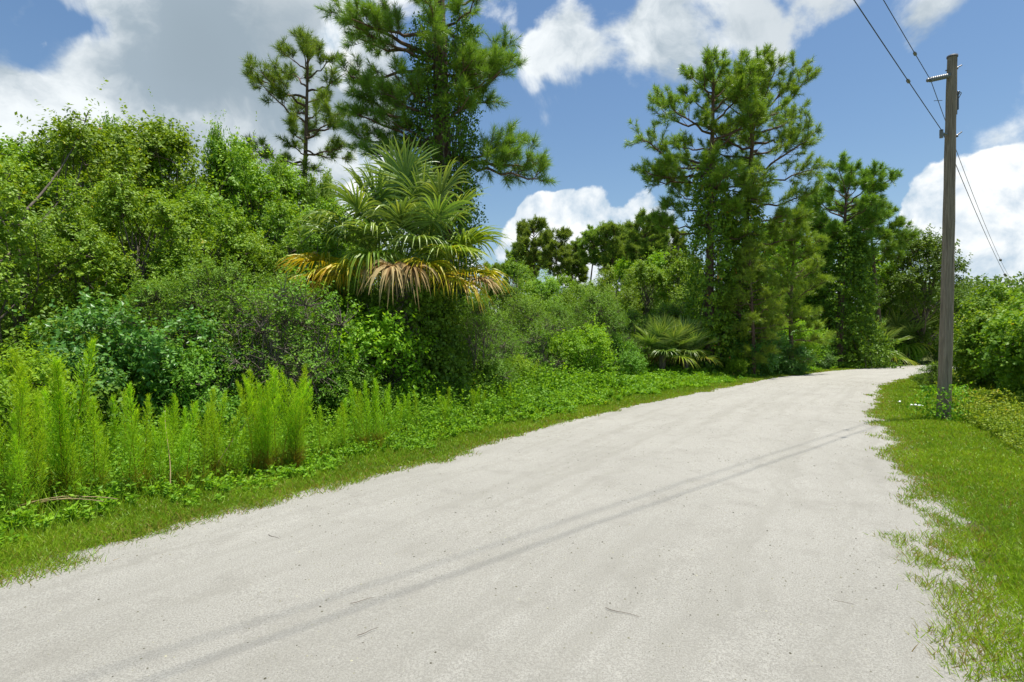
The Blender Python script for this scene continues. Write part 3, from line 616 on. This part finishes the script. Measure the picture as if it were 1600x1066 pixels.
for (px, top, Y, k, rz, lab) in [(354,190,16.5,1,.4,'narrow pointed leafy tree top left of the slender pine, the higher one'),(398,222,17.2,0,1.4,'narrow pointed leafy tree top close left of the slender pine'),(430,238,16.8,2,2.4,'narrow pointed leafy tree top touching the slender pine trunk'),
    (498,255,17.5,1,3.4,'narrow pointed leafy tree top right of the slender pine'),(170,172,15.6,2,4.4,'narrow pointed leafy tree top above the far left canopy'),(258,178,15.6,0,5.4,'narrow pointed leafy tree top below the grey cloud')]:
    q_ = gz(top, Y)/7.6; put(tal[k], 'tallow_tree', at(px, Y), lab, 'tree', 'narrow leafy trees of the left thicket', rz, (q_*.42, q_*.42, q_))
for (px, top, Y, k, rz, lab) in [
    (345,425,10.3,0,.3,'fine-leaved shrub tree with pale twigs in the middle of the thicket'),
    (430,440,11.2,1,1.3,'twiggy fine-leaved shrub left of the palm, many thin bare stems'),
    (500,440,14.2,0,2.6,'fine-leaved shrub under the left brown palm frond'),
    (255,450,10.0,1,4.1,'fine-leaved shrub left of the pale-twigged one'),
    (745,470,13.6,1,5.2,'fine-leaved shrub tucked behind the right side of the palm'),
    (812,474,20,0,3.1,'fine-leaved shrub right of the palm with grey stems'),
    (870,480,22,1,0.9,'fine-leaved shrub below the twisted-top pine'),
    (935,462,23,0,4.4,'rounded tall shrub in the middle distance below the joined pines'),
    (990,490,25.5,1,2.2,'shrub behind the pair of small palms, left side'),
    (1045,478,28,0,1.2,'shrub behind the pair of small palms, right side')]:
    put(myr[k], 'wax_myrtle', at(px, Y), lab, 'shrub', 'wax myrtles along the wood edge', rz, gz(top, Y)/4.5)
for (px, top, Y, k, rz, lab) in [
    (170,490,8.6,0,.2,'glossy rounded shrub behind the tall feathery weeds at left'),
    (262,505,8.9,0,2.0,'glossy rounded shrub right of its twin behind the feathery weeds'),
    (75,520,8.0,2,2.0,'dark shrub low at the left behind the tallest feathery weed'),
    (330,560,8.7,2,4.0,'low olive shrub left of the big feathery clump'),
    (540,575,10.4,2,5.0,'low shrub at the foot of the vine mass, left side'),
    (-10,560,6.6,1,1.0,'bright green shrub at the left frame edge by the verge'),
    (556,478,11.7,1,1.7,'bright green viny bush hanging under the left palm fronds'),
    (745,560,13.6,2,.4,'low shrub right of the vine-covered palm base'),
    (815,560,16.2,1,3.9,'bright low bush arching over the weeds right of the palm'),
    (905,514,19.0,1,0.0,'bright yellow-green bush in the middle of the wood edge'),
    (858,526,18.5,2,2.9,'grey-stemmed low bush left of the bright yellow-green bush'),
    (960,532,22.0,2,1.6,'low dull bush left of the pair of small palms'),
    (1108,548,26,0,4.9,'glossy low bush right of the pair of small palms'),
    (1150,560,24.8,1,0.8,'low bright bush at the foot of the tall pines'),
    (1195,552,26.5,2,2.8,'low olive bush at the road edge right of the tall pines'),
    (1240,545,29.0,1,5.6,'bright low bush bordering the far road before the vine cone'),
    (1285,553,31.5,0,3.5,'glossy bush bordering the far road at the vine cone'),
    (1060,515,28.5,1,.6,'tall bright bush behind the pair of small palms'),
    (1125,505,26.4,1,3.1,'tall leafy bush before the trunks of the two tall pines'),
    (1172,505,26.2,0,4.2,'tall glossy bush at the foot of the light green young pine'),
    (1222,500,30.0,1,1.9,'tall bright bush between the young pine and the road'),
    (1262,520,33.0,2,5.0,'olive bush left of the foot of the vine cone'),
    (1236,540,26.6,0,3.3,'glossy bush in front of the light green young pine'),
    (1345,520,40.5,1,2.2,'bright bush right of the foot of the vine cone'),
    (1420,540,40.0,1,2.5,'bright bush beyond the far end of the road'),
    (1462,530,41.0,2,4.5,'bush beyond the far road just left of the pole'),
    (1375,545,38.5,1,.5,'bright low bush beside the far palmettos'),
    (1459,572,18.6,2,1.1,'small dark bush at the inside of the road bend beside the pole')]:
    nm = 'roadside_shrub'
    put(shr[k], nm, at(px, Y), lab, 'shrub', 'low shrubs along the wood edge', rz, gz(top, Y)/2.25)
for (px, top, Y, k, rz, lab) in [
    (1430,372,41,0,.5,'dark round-headed tree immediately left of the pole'),
    (1462,425,44,1,2.5,'dark lower tree directly behind the pole'),
    (60,250,20,0,1,'dark tree deep in the thicket behind the far left trees'),
    (200,250,21,1,2,'dark tree deep in the thicket behind the second and third tops'),
    (340,290,21,0,3,'dark tree deep in the thicket left of the slender pine'),
    (470,330,21,1,4,'dark tree deep in the thicket behind the slender pine'),
    (560,370,21,0,5,'dark tree deep in the thicket behind the palm'),
    (690,420,20,1,6,'dark tree deep in the thicket at the foot of the tallest pine'),
    (775,445,24,0,2,'dark tree just right of the palm in the middle distance'),
    (1000,440,38,1,1,'dark tree among the far trunks left of the tall pines')]:
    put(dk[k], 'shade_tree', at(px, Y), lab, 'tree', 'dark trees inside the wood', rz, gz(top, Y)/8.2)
for (px, top, Y, k, rz, lab) in [
    (1040,395,40,0,.5,'light green tree among the far trunks just left of the tall pines'),
    (1200,360,38,1,1.5,'light green tree behind and right of the tall pines'),
    (1250,372,43,0,2.5,'light green tree left of the vine cone'),
    (1350,395,44,1,3.5,'light green tree showing between the dark pines'),
    (1395,420,46,0,4.5,'light green tree left of the dark round-headed tree'),
    (985,412,43,1,5.5,'light green tree behind the joined far pines'),
    (1150,430,34,0,.9,'light green tree behind the trunks of the tall pines')]:
    put(lt[k], 'leafy_tree', at(px, Y), lab, 'tree', 'light green trees in the far wood', rz, gz(top, Y)/8.2)
for (px, top, Y, k, rz, lab) in [
    (1572,478,17.5,0,.5,'bush with reddish young leaves immediately right of the pole'),
    (1580,460,19.5,1,1.5,'tallest bush right of the pole with reddish tips'),
    (1625,505,16.0,0,2.5,'large star-leaved bush at the right frame edge'),
    (1540,540,20.0,1,3.0,'low star-leaved bush peeking past the right of the pole'),
    (1640,470,17.5,1,3.5,'star-leaved bush running out of the right frame edge'),
    (1680,446,12.6,1,5.1,'nearest star-leaved tree reaching one leafy branch in from the right')]:
    put(sg[k], 'sweetgum_bush', at(px, Y), lab, 'bush', 'sweetgum bushes right of the pole', rz, gz(top, Y)/3.3*(1 if k else .93))

# ------------------------------------------------------------------ vines
vine_column('ivy_vine', at(645,12.6), 2.75, 1.05, .85, 'dense dark leafy vine mass wrapping the trunk of the fan palm', 201, nspray=2600, ls=.085, dens=11)
vine_column('ivy_vine', at(690,15.2), 10.2, .80, .66, 'leafy vine climbing the tallest pine to its first limbs', 202, nspray=5200, ls=.07, lean=(.05,0), dens=10, stems=60)
vine_column('ivy_vine', at(1110,25.9), 9.6, .85, .50, 'vine climbing the left tall pine at the bend', 203, nspray=1500, ls=.13, leaf='tallow', dens=10)
vine_column('ivy_vine', at(1150,26.5), 8.4, 1.05, .45, 'vine climbing the right tall pine at the bend, broad at the foot', 204, nspray=1700, ls=.13, leaf='tallow', dens=10, lean=(.3,0))
vine_column('ivy_vine', at(1310,34.6), 8.6, 2.2, .55, 'dark cone of vines swallowing the flat-topped pine trunk', 205, nspray=2600, ls=.16, dens=11, lean=(.2,0))
for i, (px, top, Y, r_, lab) in enumerate([(1006,415,39,.5,'vine-covered dead trunk left of the tall pines, first from the left'),
        (1030,398,40,.45,'vine-covered dead trunk left of the tall pines, second from the left'),
        (1058,392,37,.5,'vine-covered dead trunk left of the tall pines, third from the left'),
        (1082,400,38,.5,'vine-covered dead trunk against the left tall pine')]):
    H_ = gz(top, Y)
    r = thing('dead_trunk', at(px, Y), lab, 'dead tree', 'vine-covered dead trunks in the far stand')
    mb = MB(); tubes(mb, np.array([[0,0,-.1],[.05,0,H_*.5],[.1,.05,H_*1.04]]), np.array([.16,.12,.06]), 8); mb.build('trunk', M['bark'], r, True)
    rg = np.random.default_rng(300+i); mb = MB(); n_ = 700; z = rg.random(n_)**.8*H_; a = rg.uniform(0,6.28,n_); rd = r_*rg.uniform(.2,1.1,n_)*(.7+.6*vnoise2(a,z*.9,310+i,1))
    B = np.stack([np.cos(a)*rd, np.sin(a)*rd, z], 1); spray_leaves(mb, B, nrm(np.stack([np.cos(a), np.sin(a), a*0-.3], 1)), np.full(n_,.4), 9, .18, rg, LEAF2, .4); mb.build('vine_cover', M['dark'], r)
# tangle of dry vine stems on the palm's left flank
r = thing('dry_vine_tangle', (gx(612,11.6), 11.55, 0), 'tangle of dry brown vine stems hanging on the vine mass below the palm', 'vine'); rg = np.random.default_rng(77); mb = MB()
for i in range(70):
    a = np.array([rg.normal()*.22+.1, rg.normal()*.10, 1.95+rg.normal()*.25]); b = np.array([rg.normal()*.35-.15, rg.normal()*.16-.05, rg.uniform(.75,1.4)])
    if i < 5: b[2] = 0
    m_ = (a+b)/2+rg.normal(size=3)*.22; P = bez(a[None], m_[None], b[None], 10)+np.r_[[np.zeros(3)],rg.normal(size=(9,3))*.02][None]
    tubes(mb, P, np.linspace(.010,.004,10)[None], 4)
mb.build('dry_stem', M['twig'], r, True)

# ------------------------------------------------------------------ palms
def palm(name, loc, label, zc, trunk_r, specs, group=None, seed=0, skirt=True, rz=0, s=1.0):
    root = thing(name, loc, label, 'palm', group, rz, s)
    mb = MB(); kz = np.linspace(-.1, zc, 16); tubes(mb, np.stack([.04*np.sin(kz), .03*np.cos(kz), kz], 1), trunk_r*(1+.12*np.sin(np.arange(16)*2.1))+.02*(kz>zc-.5), 14); mb.build('trunk', M['bark'], root, True)
    for i, (az, el, pet, R, dr, td, leaf, lab) in enumerate(specs):
        me = frond(seed+i, pet, R, math.radians(az), math.radians(el), dr, leaf, tipd=td, **(dict(span=170, nseg=34, wseg=.065, rag=.22) if leaf == 'palm_dead' else dict(span=235, nseg=40, rag=.1) if leaf == 'palm_yellow' else {}))
        o = link('frond', me, root); o.location = (.04*math.sin(zc), .03*math.cos(zc), zc-.05+.15*min(1, max(0, el/80)))
        if lab: o['label'] = lab
    return root
sp = [(172,68,1.8,1.25,.12,.34,'palm',None),(150,58,1.7,1.2,.10,.32,'palm',None),(-165,50,1.65,1.2,.22,.48,'palm',None),(-110,80,1.75,1.25,.04,.20,'palm',None),(-70,76,1.85,1.2,.05,.22,'palm',None),
      (-20,63,1.8,1.25,.10,.28,'palm',None),(10,55,1.75,1.2,.12,.34,'palm',None),(-80,62,1.5,1.15,.30,.58,'palm',None),(-40,52,1.6,1.1,.18,.42,'palm',None),(-138,57,1.65,1.15,.16,.38,'palm',None),
      (70,74,1.8,1.2,.1,.25,'palm',None),(110,62,1.6,1.1,.1,.3,'palm',None),(40,50,1.6,1.1,.1,.3,'palm',None),(90,35,1.4,1.1,.2,.5,'palm',None),(-4,36,1.5,1.15,.14,.42,'palm',None),(-62,40,1.1,1.05,.22,.62,'palm',None),
      (-150,72,1.55,1.2,.08,.28,'palm',None),(-30,70,1.4,1.2,.06,.26,'palm',None),(-112,48,1.25,1.1,.24,.55,'palm',None),(183,40,1.5,1.2,.16,.42,'palm',None)]
YL = 'yellowing frond'
sp += [(176,20,1.75,1.15,.14,.45,'palm_yellow',YL),(196,10,1.5,1.15,.16,.65,'palm_yellow',YL),(-134,18,1.15,1.05,.2,.75,'palm_yellow',YL),(-148,6,1.2,.95,.15,.75,'palm_yellow',YL),(-108,34,1.15,1.05,.3,.8,'palm_lime',None),
       (-56,20,1.05,1.05,.2,.75,'palm_yellow',YL),(-36,26,1.3,1.1,.16,.55,'palm_lime',None),(-10,28,1.4,1.15,.08,.40,'palm_lime',None),(2,12,1.4,1.05,.12,.6,'palm_yellow',YL),(-26,4,1.25,.95,.15,.85,'palm_yellow',YL),(150,12,1.2,1.1,.1,.6,'palm_lime',None),(60,12,1.2,1.0,.1,.6,'palm_yellow',YL)]
BR = 'dead brown hanging frond'
sp += [(186,6,1.8,.80,.12,.62,'palm_dead',BR),(-170,8,1.7,.70,.20,.7,'palm_dead',BR),(-86,24,1.55,.82,.36,.8,'palm_dead',BR),(-72,22,1.5,.78,.34,.75,'palm_dead',BR),(-97,18,1.35,.66,.26,.8,'palm_dead',BR),(-19,6,1.7,.70,.16,.7,'palm_dead',BR)]
palm('cabbage_palm', (gx(628,12.6), 12.6, 0), 'large fan palm with green top, yellow lower fronds and brown dead skirt', 3.05, .20, sp, seed=500)
def small_palm(px, Y, zc, R, label, seed, n=20, leaves=('palm','palm_lime','palm_dead'), s=1.0):
    rg = np.random.default_rng(seed); sp = []
    for i in range(n):
        el = 86-82*(i/(n-1))**1.1; lf = leaves[0] if i < n*.76 else (leaves[1] if i < n*.91 else leaves[2])
        sp.append((i*137.5, el, .62*s*(1+.3*rg.random()), .72*s*R, 0.02 if el > 30 else .12, .12 if el > 30 else .42, lf, None if lf != 'palm_dead' else BR))
    palm('palmetto', at(px, Y), label, zc, .12*s, sp, 'small fan palms at the wood edge', seed)
small_palm(1034,23.6,1.0,1.25,'left of the pair of small fan palms at the wood edge',700)
small_palm(1070,24.2,.95,1.2,'right of the pair of small fan palms at the wood edge',740)
small_palm(1356,37.0,.6,1.9,'small fan palm with a reddish dead skirt beyond the far road bend',780, s=1.3)
small_palm(1398,42.0,1.2,2.0,'small fan palm at the far bend, right of the reddish-skirted one',820, n=18, s=1.5)

# ------------------------------------------------------------------ feathery weeds (dog fennel)
def plume(seed, H=1.3):
    rg = np.random.default_rng(seed); mb = MB()
    nb = 120; t = np.linspace(.04, 1.0, nb); cv = rg.normal(size=2)*.13
    stem = lambda f: np.stack([cv[0]*f**2*H, cv[1]*f**2*H, f*H*.97], -1)
    ss = np.linspace(0, 1, 9); tubes(mb, stem(ss)[None], np.linspace(.0055, .0012, 9)[None], 5, .03)
    B = stem(t); Lb = (.055+.105*np.sin(np.clip(t*1.05, 0, 1)*PI)**.8)*rg.uniform(.7, 1.2, nb)*H/1.3; az = np.arange(nb)*2.399
    el = np.radians(30+38*t+rg.normal(size=nb)*6)
    D_ = np.stack([np.cos(az)*np.cos(el), np.sin(az)*np.cos(el), np.sin(el)], 1)
    nth = 15; tt = np.tile(np.linspace(.1, 1, nth), (nb,1)); P = B[:,None]+D_[:,None]*(Lb[:,None]*tt)[...,None]; P[...,2] += .2*Lb[:,None]*tt**2
    sd = rg.normal(size=(nb,nth,3)); X = D_[:,None]*.9+nrm(sd)*.75+np.array([0,0,.25])
    rnd = np.clip(.10+.28*rg.random((nb,1))+.5*t[:,None]*rg.uniform(.6,1.1,(nb,nth))+.12*tt, 0, 1); rnd = np.where(t[:,None] < .22, rnd*.28, rnd)
    scatter(mb, NEED[0], NEED[1], P.reshape(-1,3), X.reshape(-1,3), rg.normal(size=(nb*nth,3)), .040*rg.uniform(.6,1.3,nb*nth), rnd.ravel(), .0045)
    return mb.mesh('plume', M['fennel'])
plm = [plume(900+i) for i in range(6)]
FEN = [ # px, Y, height, plumes, spread, label
 (405,6.75,1.25,11,.15,'left half of the thickest bright feathery clump'),
 (455,6.95,1.30,11,.16,'right half of the thickest bright feathery clump'),
 (578,8.3,1.05,9,.16,'small bright feathery clump below the vine-covered palm'),
 (104,5.45,1.62,5,.10,'tallest feathery weed with a single pointed plume at left'),
 (70,5.6,1.52,4,.10,'second tallest feathery weed, just left of the tallest'),
 (18,5.2,1.40,5,.16,'feathery weed at the left frame edge'),
 (160,5.6,1.15,3,.08,'medium feathery weed just right of the tallest one'),
 (215,5.75,1.20,3,.07,'slim feathery weed with one pointed plume near the glossy shrubs'),
 (245,5.9,.85,4,.12,'short feathery weed beside the slim pointed one'),
 (290,6.1,.95,4,.12,'short feathery weed halfway to the thick clump'),
 (318,6.5,1.05,3,.10,'feathery weed before the low olive shrub'),
 (350,6.4,.92,5,.14,'feathery weed touching the thick clump on its left'),
 (130,5.4,.85,4,.14,'low feathery weed at the foot of the tallest one'),
 (45,5.0,.80,4,.16,'low feathery weed near the left frame corner of the verge'),
 (505,7.6,.75,4,.14,'low feathery weed right of the thick clump'),
 (535,7.9,.80,3,.10,'slim feathery weed between the thick and the small clump'),
 (615,9.0,.80,3,.12,'thin feathery weed right of the small clump'),
 (650,9.6,.75,4,.16,'feathery weed in front of the dark vine mass'),
 (700,10.4,.75,4,.16,'feathery weed right of the dark vine mass'),
 (745,11.3,.70,5,.20,'feathery weed among the weeds right of the palm'),
 (800,12.4,.70,4,.20,'feathery weed by the bright arching bush'),
 (190,6.4,1.0,4,.14,'feathery weed in the second row at left'),
 (270,6.9,.95,4,.14,'feathery weed in the second row before the glossy shrubs')]
rg = np.random.default_rng(44)
for (px, Y, H_, n_, sp_, lab) in FEN:
    r = thing('dog_fennel', at(px, Y), lab, 'weed', 'feathery dog fennel weeds on the left verge')
    for i in range(n_):
        o = link('plume', plm[rg.integers(6)], r); a = rg.uniform(0, 6.28); d = sp_*math.sqrt(rg.random())*(0 if n_ < 6 and i == 0 else 1)
        o.location = (math.cos(a)*d*1.3, math.sin(a)*d, 0); s_ = H_/1.3*(1 if i == 0 else rg.uniform(.66, 1.0)); o.scale = (s_*1.05, s_*1.05, s_)
        o.rotation_euler = (rg.normal()*.085, rg.normal()*.085, rg.uniform(0, 6.28))

# ------------------------------------------------------------------ grass and weeds
def slope_cos(Y, fn): d = (fn(Y+.5)-fn(Y-.5)); return 1/np.sqrt(1+d*d)
def sstep(x, a, b): t = np.clip((x-a)/(b-a), 0, 1); return t*t*(3-2*t)
def sample(side, y0, y1, dens, dmax, seed, dmin=-.6):
    """points on the ground beside the road; dens(Y) per square metre; d = distance from the edge"""
    rg = np.random.default_rng(seed); out = []
    ys = np.geomspace(y0, y1, 46)
    for a, b in zip(ys[:-1], ys[1:]):
        Ym = (a+b)/2; fn = xR if side > 0 else xL; c = float(slope_cos(Ym, fn)); e = float(fn(Ym))
        lo, hi = (e+dmin/c, e+dmax/c) if side > 0 else (e-dmax/c, e-dmin/c)
        lo -= .6; hi += .6; lo = max(lo, -.93*b-.4); hi = min(hi, .93*b+.6)
        if hi <= lo: continue
        n = int((hi-lo)*(b-a)*dens(Ym)); 
        if n < 1: continue
        X = rg.uniform(lo, hi, n); Y = rg.uniform(a, b, n); d = (X-fn(Y))*side*slope_cos(Y, fn)
        k = (d > dmin) & (d < dmax); out.append(np.stack([X[k], Y[k], d[k]], 1))
    return np.concatenate(out), rg
def blades(name, label, parts):
    mb = MB()
    for (P, rg, ln, w, lean, rr) in parts:
        n = len(P); X = np.stack([rg.normal(size=n)*lean, rg.normal(size=n)*lean, np.ones(n)], 1)
        pos = np.stack([P[:,0], P[:,1], np.zeros(n)], 1)
        scatter(mb, BLADE[0], BLADE[1], pos, X, rg.normal(size=(n,3))*np.array([1,1,.3]), ln, rr, w)
    o = mb.build(name, M['grass']); tag(o, label, 'grass', kind='stuff'); return o
parts = []
wY = lambda Y: np.maximum(.0048, .00105*Y)
for side, dmax, seed in ((1, 7.5, 71), (-1, 3.0, 72)):
    P, rg = sample(side, 1.9, 36, lambda Y: 6200*.0048/max(.0048, .00105*Y), dmax, seed, -.55)
    nz = vnoise2(P[:,0], P[:,1], 9, 2.2)*.55+vnoise2(P[:,0], P[:,1], 10, 7)*.45
    e = P[:,2]+(nz-.5)*(.75 if side > 0 else .55)
    pr = sstep(e, -.16, .16); bald = sstep(vnoise2(P[:,0], P[:,1], 12, 1.7)*.6+vnoise2(P[:,0], P[:,1], 13, 5)*.4, .70, .82)*sstep(-P[:,2], -1.6, -.2)
    keep = rg.random(len(P)) < pr*(1-.85*bald); P = P[keep]; e = e[keep]
    patch = vnoise2(P[:,0], P[:,1], 14, .8)*.5+vnoise2(P[:,0], P[:,1], 15, 3)*.5
    rr = np.clip(.25+.55*patch+.35*rg.random(len(P))-.05, 0, 1); dry = rg.random(len(P)) < .14+.26*sstep(-e, -.5, .0); rr = np.where(dry, rg.random(len(P))*.18, rr)
    ln = (.035+.045*rg.random(len(P)))*(1+.5*patch)*(1.15 if side < 0 else 1)
    parts.append((P, rg, ln, wY(P[:,1]), .85, rr))
blades('grass', 'short mown bright green grass along both edges of the sandy road', parts)
parts = []
P, rg = sample(-1, 3.6, 34, lambda Y: 620*.006/max(.006, .0011*Y), 4.5, 73, .45)
P = P[rg.random(len(P)) < sstep(P[:,2]+(vnoise2(P[:,0],P[:,1],16,1.5)-.5)*.8, .45, .85)]
parts.append((P, rg, (.14+.24*rg.random(len(P)))*sstep(P[:,2], .4, 1.5), np.maximum(.007, .0011*P[:,1]), .45, np.clip(.3+.6*rg.random(len(P)), 0, 1)))
P, rg = sample(1, 6.5, 20, lambda Y: 300*.006/max(.006, .0011*Y), 7, 74, 1.6)
P = P[(P[:,0] > .72*P[:,1]+.6*np.sin(P[:,1]*2))]
parts.append((P, rg, .10+.28*rg.random(len(P)), np.maximum(.006, .0010*P[:,1]), .55, rg.random(len(P))*.95))
o = blades('tall_grass', 'long unmown grass blades between the weeds behind the mown verge', parts)
# leafy weeds: one mass of countless small plants
def weeds(name, label, P, rg, hfun, ls, matn, nspr=4, nleaf=9):
    mb = MB(); n = len(P); h = hfun(P)*rg.uniform(.55, 1.25, n); si = np.repeat(np.arange(n), nspr)
    B = np.stack([P[si,0]+rg.normal(size=len(si))*.035, P[si,1]+rg.normal(size=len(si))*.035, np.full(len(si), .005)], 1)
    d = nrm(np.stack([rg.normal(size=len(si))*.35, rg.normal(size=len(si))*.35, np.ones(len(si))], 1))
    cr = np.repeat(np.clip(.2+.6*vnoise2(P[:,0], P[:,1], 21, 1.3)+.25*rg.random(n), 0, 1), nspr)
    E = B+d*h[si][:,None]; tubes(mb, bez(B, (B+E)/2+rg.normal(size=B.shape)*.02, E, 3), np.array([.0035,.003,.0015])[None]*np.maximum(1, P[si,1:2]/8), 3, .4)
    l_ = ls*np.maximum(1, P[si,1]/9); S0 = np.repeat(l_, nleaf)
    Dn = nrm(d); tt = rg.uniform(.2, 1.0, (len(si), nleaf)); PP = B[:,None]+Dn[:,None]*(h[si][:,None]*tt)[...,None]
    X = rg.normal(size=(len(si),nleaf,3)); X[...,2] = X[...,2]*.35+.35; Nn = rg.normal(size=X.shape)*.5; Nn[...,2] += .9
    rn = np.clip(.5*cr[:,None]+.5*rg.random(tt.shape), 0, 1)
    scatter(mb, LEAF2[0], LEAF2[1], PP.reshape(-1,3), X.reshape(-1,3), Nn.reshape(-1,3), S0*rg.uniform(.6,1.3,len(S0)), rn.ravel(), S0*.95)
    tag(mb.build(name, M[matn]), label, 'weeds', kind='stuff')
P, rg = sample(-1, 3.7, 37, lambda Y: 62/max(1, (Y/8)**1.2), 8.5, 81, .45)
P = P[rg.random(len(P)) < sstep(P[:,2]+(vnoise2(P[:,0],P[:,1],17,1.2)-.5)*.9, .50, .95)]
weeds('undergrowth', 'lush bright green leafy weeds between the mown verge and the thicket', P, rg, lambda P: (.10+.40*sstep(P[:,2], .6, 2.8)*(.6+.8*vnoise2(P[:,0],P[:,1],18,.9)))*(1+.6*sstep(P[:,1], 7, 13))*(1-.5*sstep(P[:,1], 14, 21)), .050, 'weed')
P, rg = sample(1, 6.0, 24, lambda Y: 60/max(1, (Y/8)**1.2), 9, 82, 1.5)
P = P[(P[:,0] > .74*P[:,1]+.5*np.sin(P[:,1]*1.7)+.3*np.sin(P[:,1]*4.1))]
weeds('roadside_weeds', 'yellowish green weeds with dry stems around and right of the pole foot', P, rg, lambda P: .16+.38*vnoise2(P[:,0],P[:,1],19,.8)*sstep(P[:,1], 7, 12), .045, 'weed_dry')
vine_column('creeper', (PX-.02, PY-.02, 0), .75, .30, .19, 'green creeper with small leaves wrapped round the pole foot', 206, nspray=170, ls=.055, dens=8, stems=3, leaf='weed')

# far woods closing the horizon
mb = MB(); rg = np.random.default_rng(91); n_ = 26000
th = rg.uniform(-1.12, 1.02, n_); Rr = rg.uniform(58, 82, n_); X = np.sin(th)*Rr*1.25; Y = np.cos(th)*Rr*.8+20
Ht = 3.6+2.6*vnoise2(X, Y*.3, 92, .16)+1.5*vnoise2(X, Y*.3, 93, .6)+np.where(X > 45, 2.2, 0); Z = Ht*rg.random(n_)**.55
B = np.stack([X, Y, Z], 1); d = nrm(rg.normal(size=(n_,3))+np.array([0,-.4,.4]))
spray_leaves(mb, B, d, np.full(n_, .9), 7, .42, rg, LEAF2, .5, crnd=np.clip(vnoise2(X*.6, Z*.8, 94, 1)*.7+.3*rg.random(n_), 0, 1))
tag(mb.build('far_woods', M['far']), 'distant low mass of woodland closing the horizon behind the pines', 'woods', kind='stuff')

# ------------------------------------------------------------------ small things on road and verge
mb = MB(); rg = np.random.default_rng(61); n_ = 120000
ri = (nr-2)*rg.random(n_)**1.0; ci = (ncol-2)*rg.random(n_); r0_, c0_ = ri.astype(int), ci.astype(int); fr, fc = (ri-r0_)[:,None], (ci-c0_)[:,None]
PG = V[r0_,c0_]*(1-fr)*(1-fc)+V[r0_+1,c0_]*fr*(1-fc)+V[r0_,c0_+1]*(1-fr)*fc+V[r0_+1,c0_+1]*fr*fc
keep = (PG[:,1] > 2.2) & (PG[:,1] < 22) & (np.abs(PG[:,0]) < .93*PG[:,1]) & (rg.random(n_) < np.clip(4/PG[:,1], 0, 1)**.6*np.clip(vnoise2(PG[:,0], PG[:,1], 33, 1.1)*1.4-.1, .1, 1)); PG = PG[keep]; n_ = len(PG); X, Y = PG[:,0], PG[:,1]
ico = np.array([(0,0,1),(.9,0,.35),(.28,.85,.4),(-.72,.5,.35),(-.7,-.55,.38),(.3,-.85,.33)]); ifc = np.array([(0,1,2),(0,2,3),(0,3,4),(0,4,5),(0,5,1)])
s_ = .0018+.0065*rg.random(n_)**9+.0003*Y
scatter(mb, ico, ifc, PG-np.array([0,0,.3])*s_[:,None], np.stack([np.cos(X*99), np.sin(X*99), X*0], 1), np.tile([0,0,1.], (n_,1)), s_, rg.random(n_))
g = mb.build('gravel', leafmat('pebble', [(0,(.05,.047,.042)),(.3,(.15,.145,.13)),(.7,(.26,.255,.235)),(1,(.5,.49,.46))], trans=0, rough=.9, spec=.1, g=1, rs=1, vary=0)); tag(g, 'scattered dark pebbles lying on the pale sandy road', 'gravel', kind='stuff')
def road_z(px, Y):
    X = gx(px, Y); c = (X-xL(Y))/(xR(Y)-xL(Y)); return .012+.030*math.sin(PI*min(max(c,0),1))**.8
for (px, py, ln, ang, lab) in [(428,845,.16,-.9,'dry twig lying on the road below the thick feathery clump'),(972,968,.20,-.8,'dry twig lying near the middle of the road'),(566,950,.14,.35,'pale curved twig on the road at lower left'),(575,1000,.12,.5,'short twig at the bottom of the road left of middle'),(1318,948,.10,-.8,'small twig on the right part of the road')]:
    Y = gy(py); r = thing('twig', (gx(px, Y), Y, road_z(px, Y)), lab, 'twig', 'dry twigs on the road', ang); mb = MB()
    tt = np.linspace(-.5, .5, 7); tubes(mb, np.stack([tt*ln, .12*ln*np.sin(tt*4), .004+0*tt], 1), np.linspace(.0022, .001, 7), 5); mb.build('stick', M['twig'], r, True)
for i, (px, py, w_, rz, lab) in enumerate([(1432,635,.24,.2,'torn white litter strip on the grass left of the pole'),(1405,629,.08,1.0,'tiny white litter scrap nearer the road')]):
    Y = gy(py+4); r = thing('litter', (gx(px, Y), Y, .055), lab, 'litter', None, -rz); mb = MB(); n_ = 9; u = np.linspace(0, 1, n_)
    rg = np.random.default_rng(i); a = np.stack([u*w_-w_/2, .05*np.sin(u*5)+.02*rg.normal(size=n_), .02*np.abs(np.sin(u*9))+.01], 1); b = a+np.array([0,.055,.02])*(.5+.5*np.sin(u*PI))[:,None]
    c_ = np.array([0,0,.006]); VV = np.stack([a,b,b+c_,a+c_], 1).reshape(-1,3); FF = [(k_*4+q_, k_*4+(q_+1) % 4, k_*4+4+(q_+1) % 4, k_*4+4+q_) for k_ in range(n_-1) for q_ in range(4)]+[(0,3,2,1),(n_*4-4,n_*4-3,n_*4-2,n_*4-1)]
    mb.add(VV, FF); mb.build('scrap', M['litter'], r)
# fallen dry stalks at lower left
rg = np.random.default_rng(15)
for i, (px, Y, ln, rz, tilt, lab) in enumerate([(95,5.05,.95,-.35,.10,'longest fallen dry stalk leaning out over the left verge'),(120,5.2,.75,-.15,.06,'fallen dry stalk lying above the longest one'),(70,5.1,.55,.25,.12,'short dry stalk tilting up at the left verge'),(262,6.1,.45,2.0,1.6,'dry brown stalk standing before the low olive shrub'),(365,6.6,.42,.4,1.5,'dry brown stalk leaning beside the thick feathery clump')]):
    r = thing('dry_stalk', (gx(px, Y), Y, .06), lab, 'stalk', 'fallen dry stalks on the left verge', rz); mb = MB(); tt = np.linspace(-.5, .5, 8)
    tubes(mb, np.stack([tt*ln, .05*np.sin(tt*3), .05+(tt+.5)*ln*tilt+.04*np.cos(tt*3)], 1), np.linspace(.007, .003, 8), 5); mb.build('stem', M['straw'], r, True)
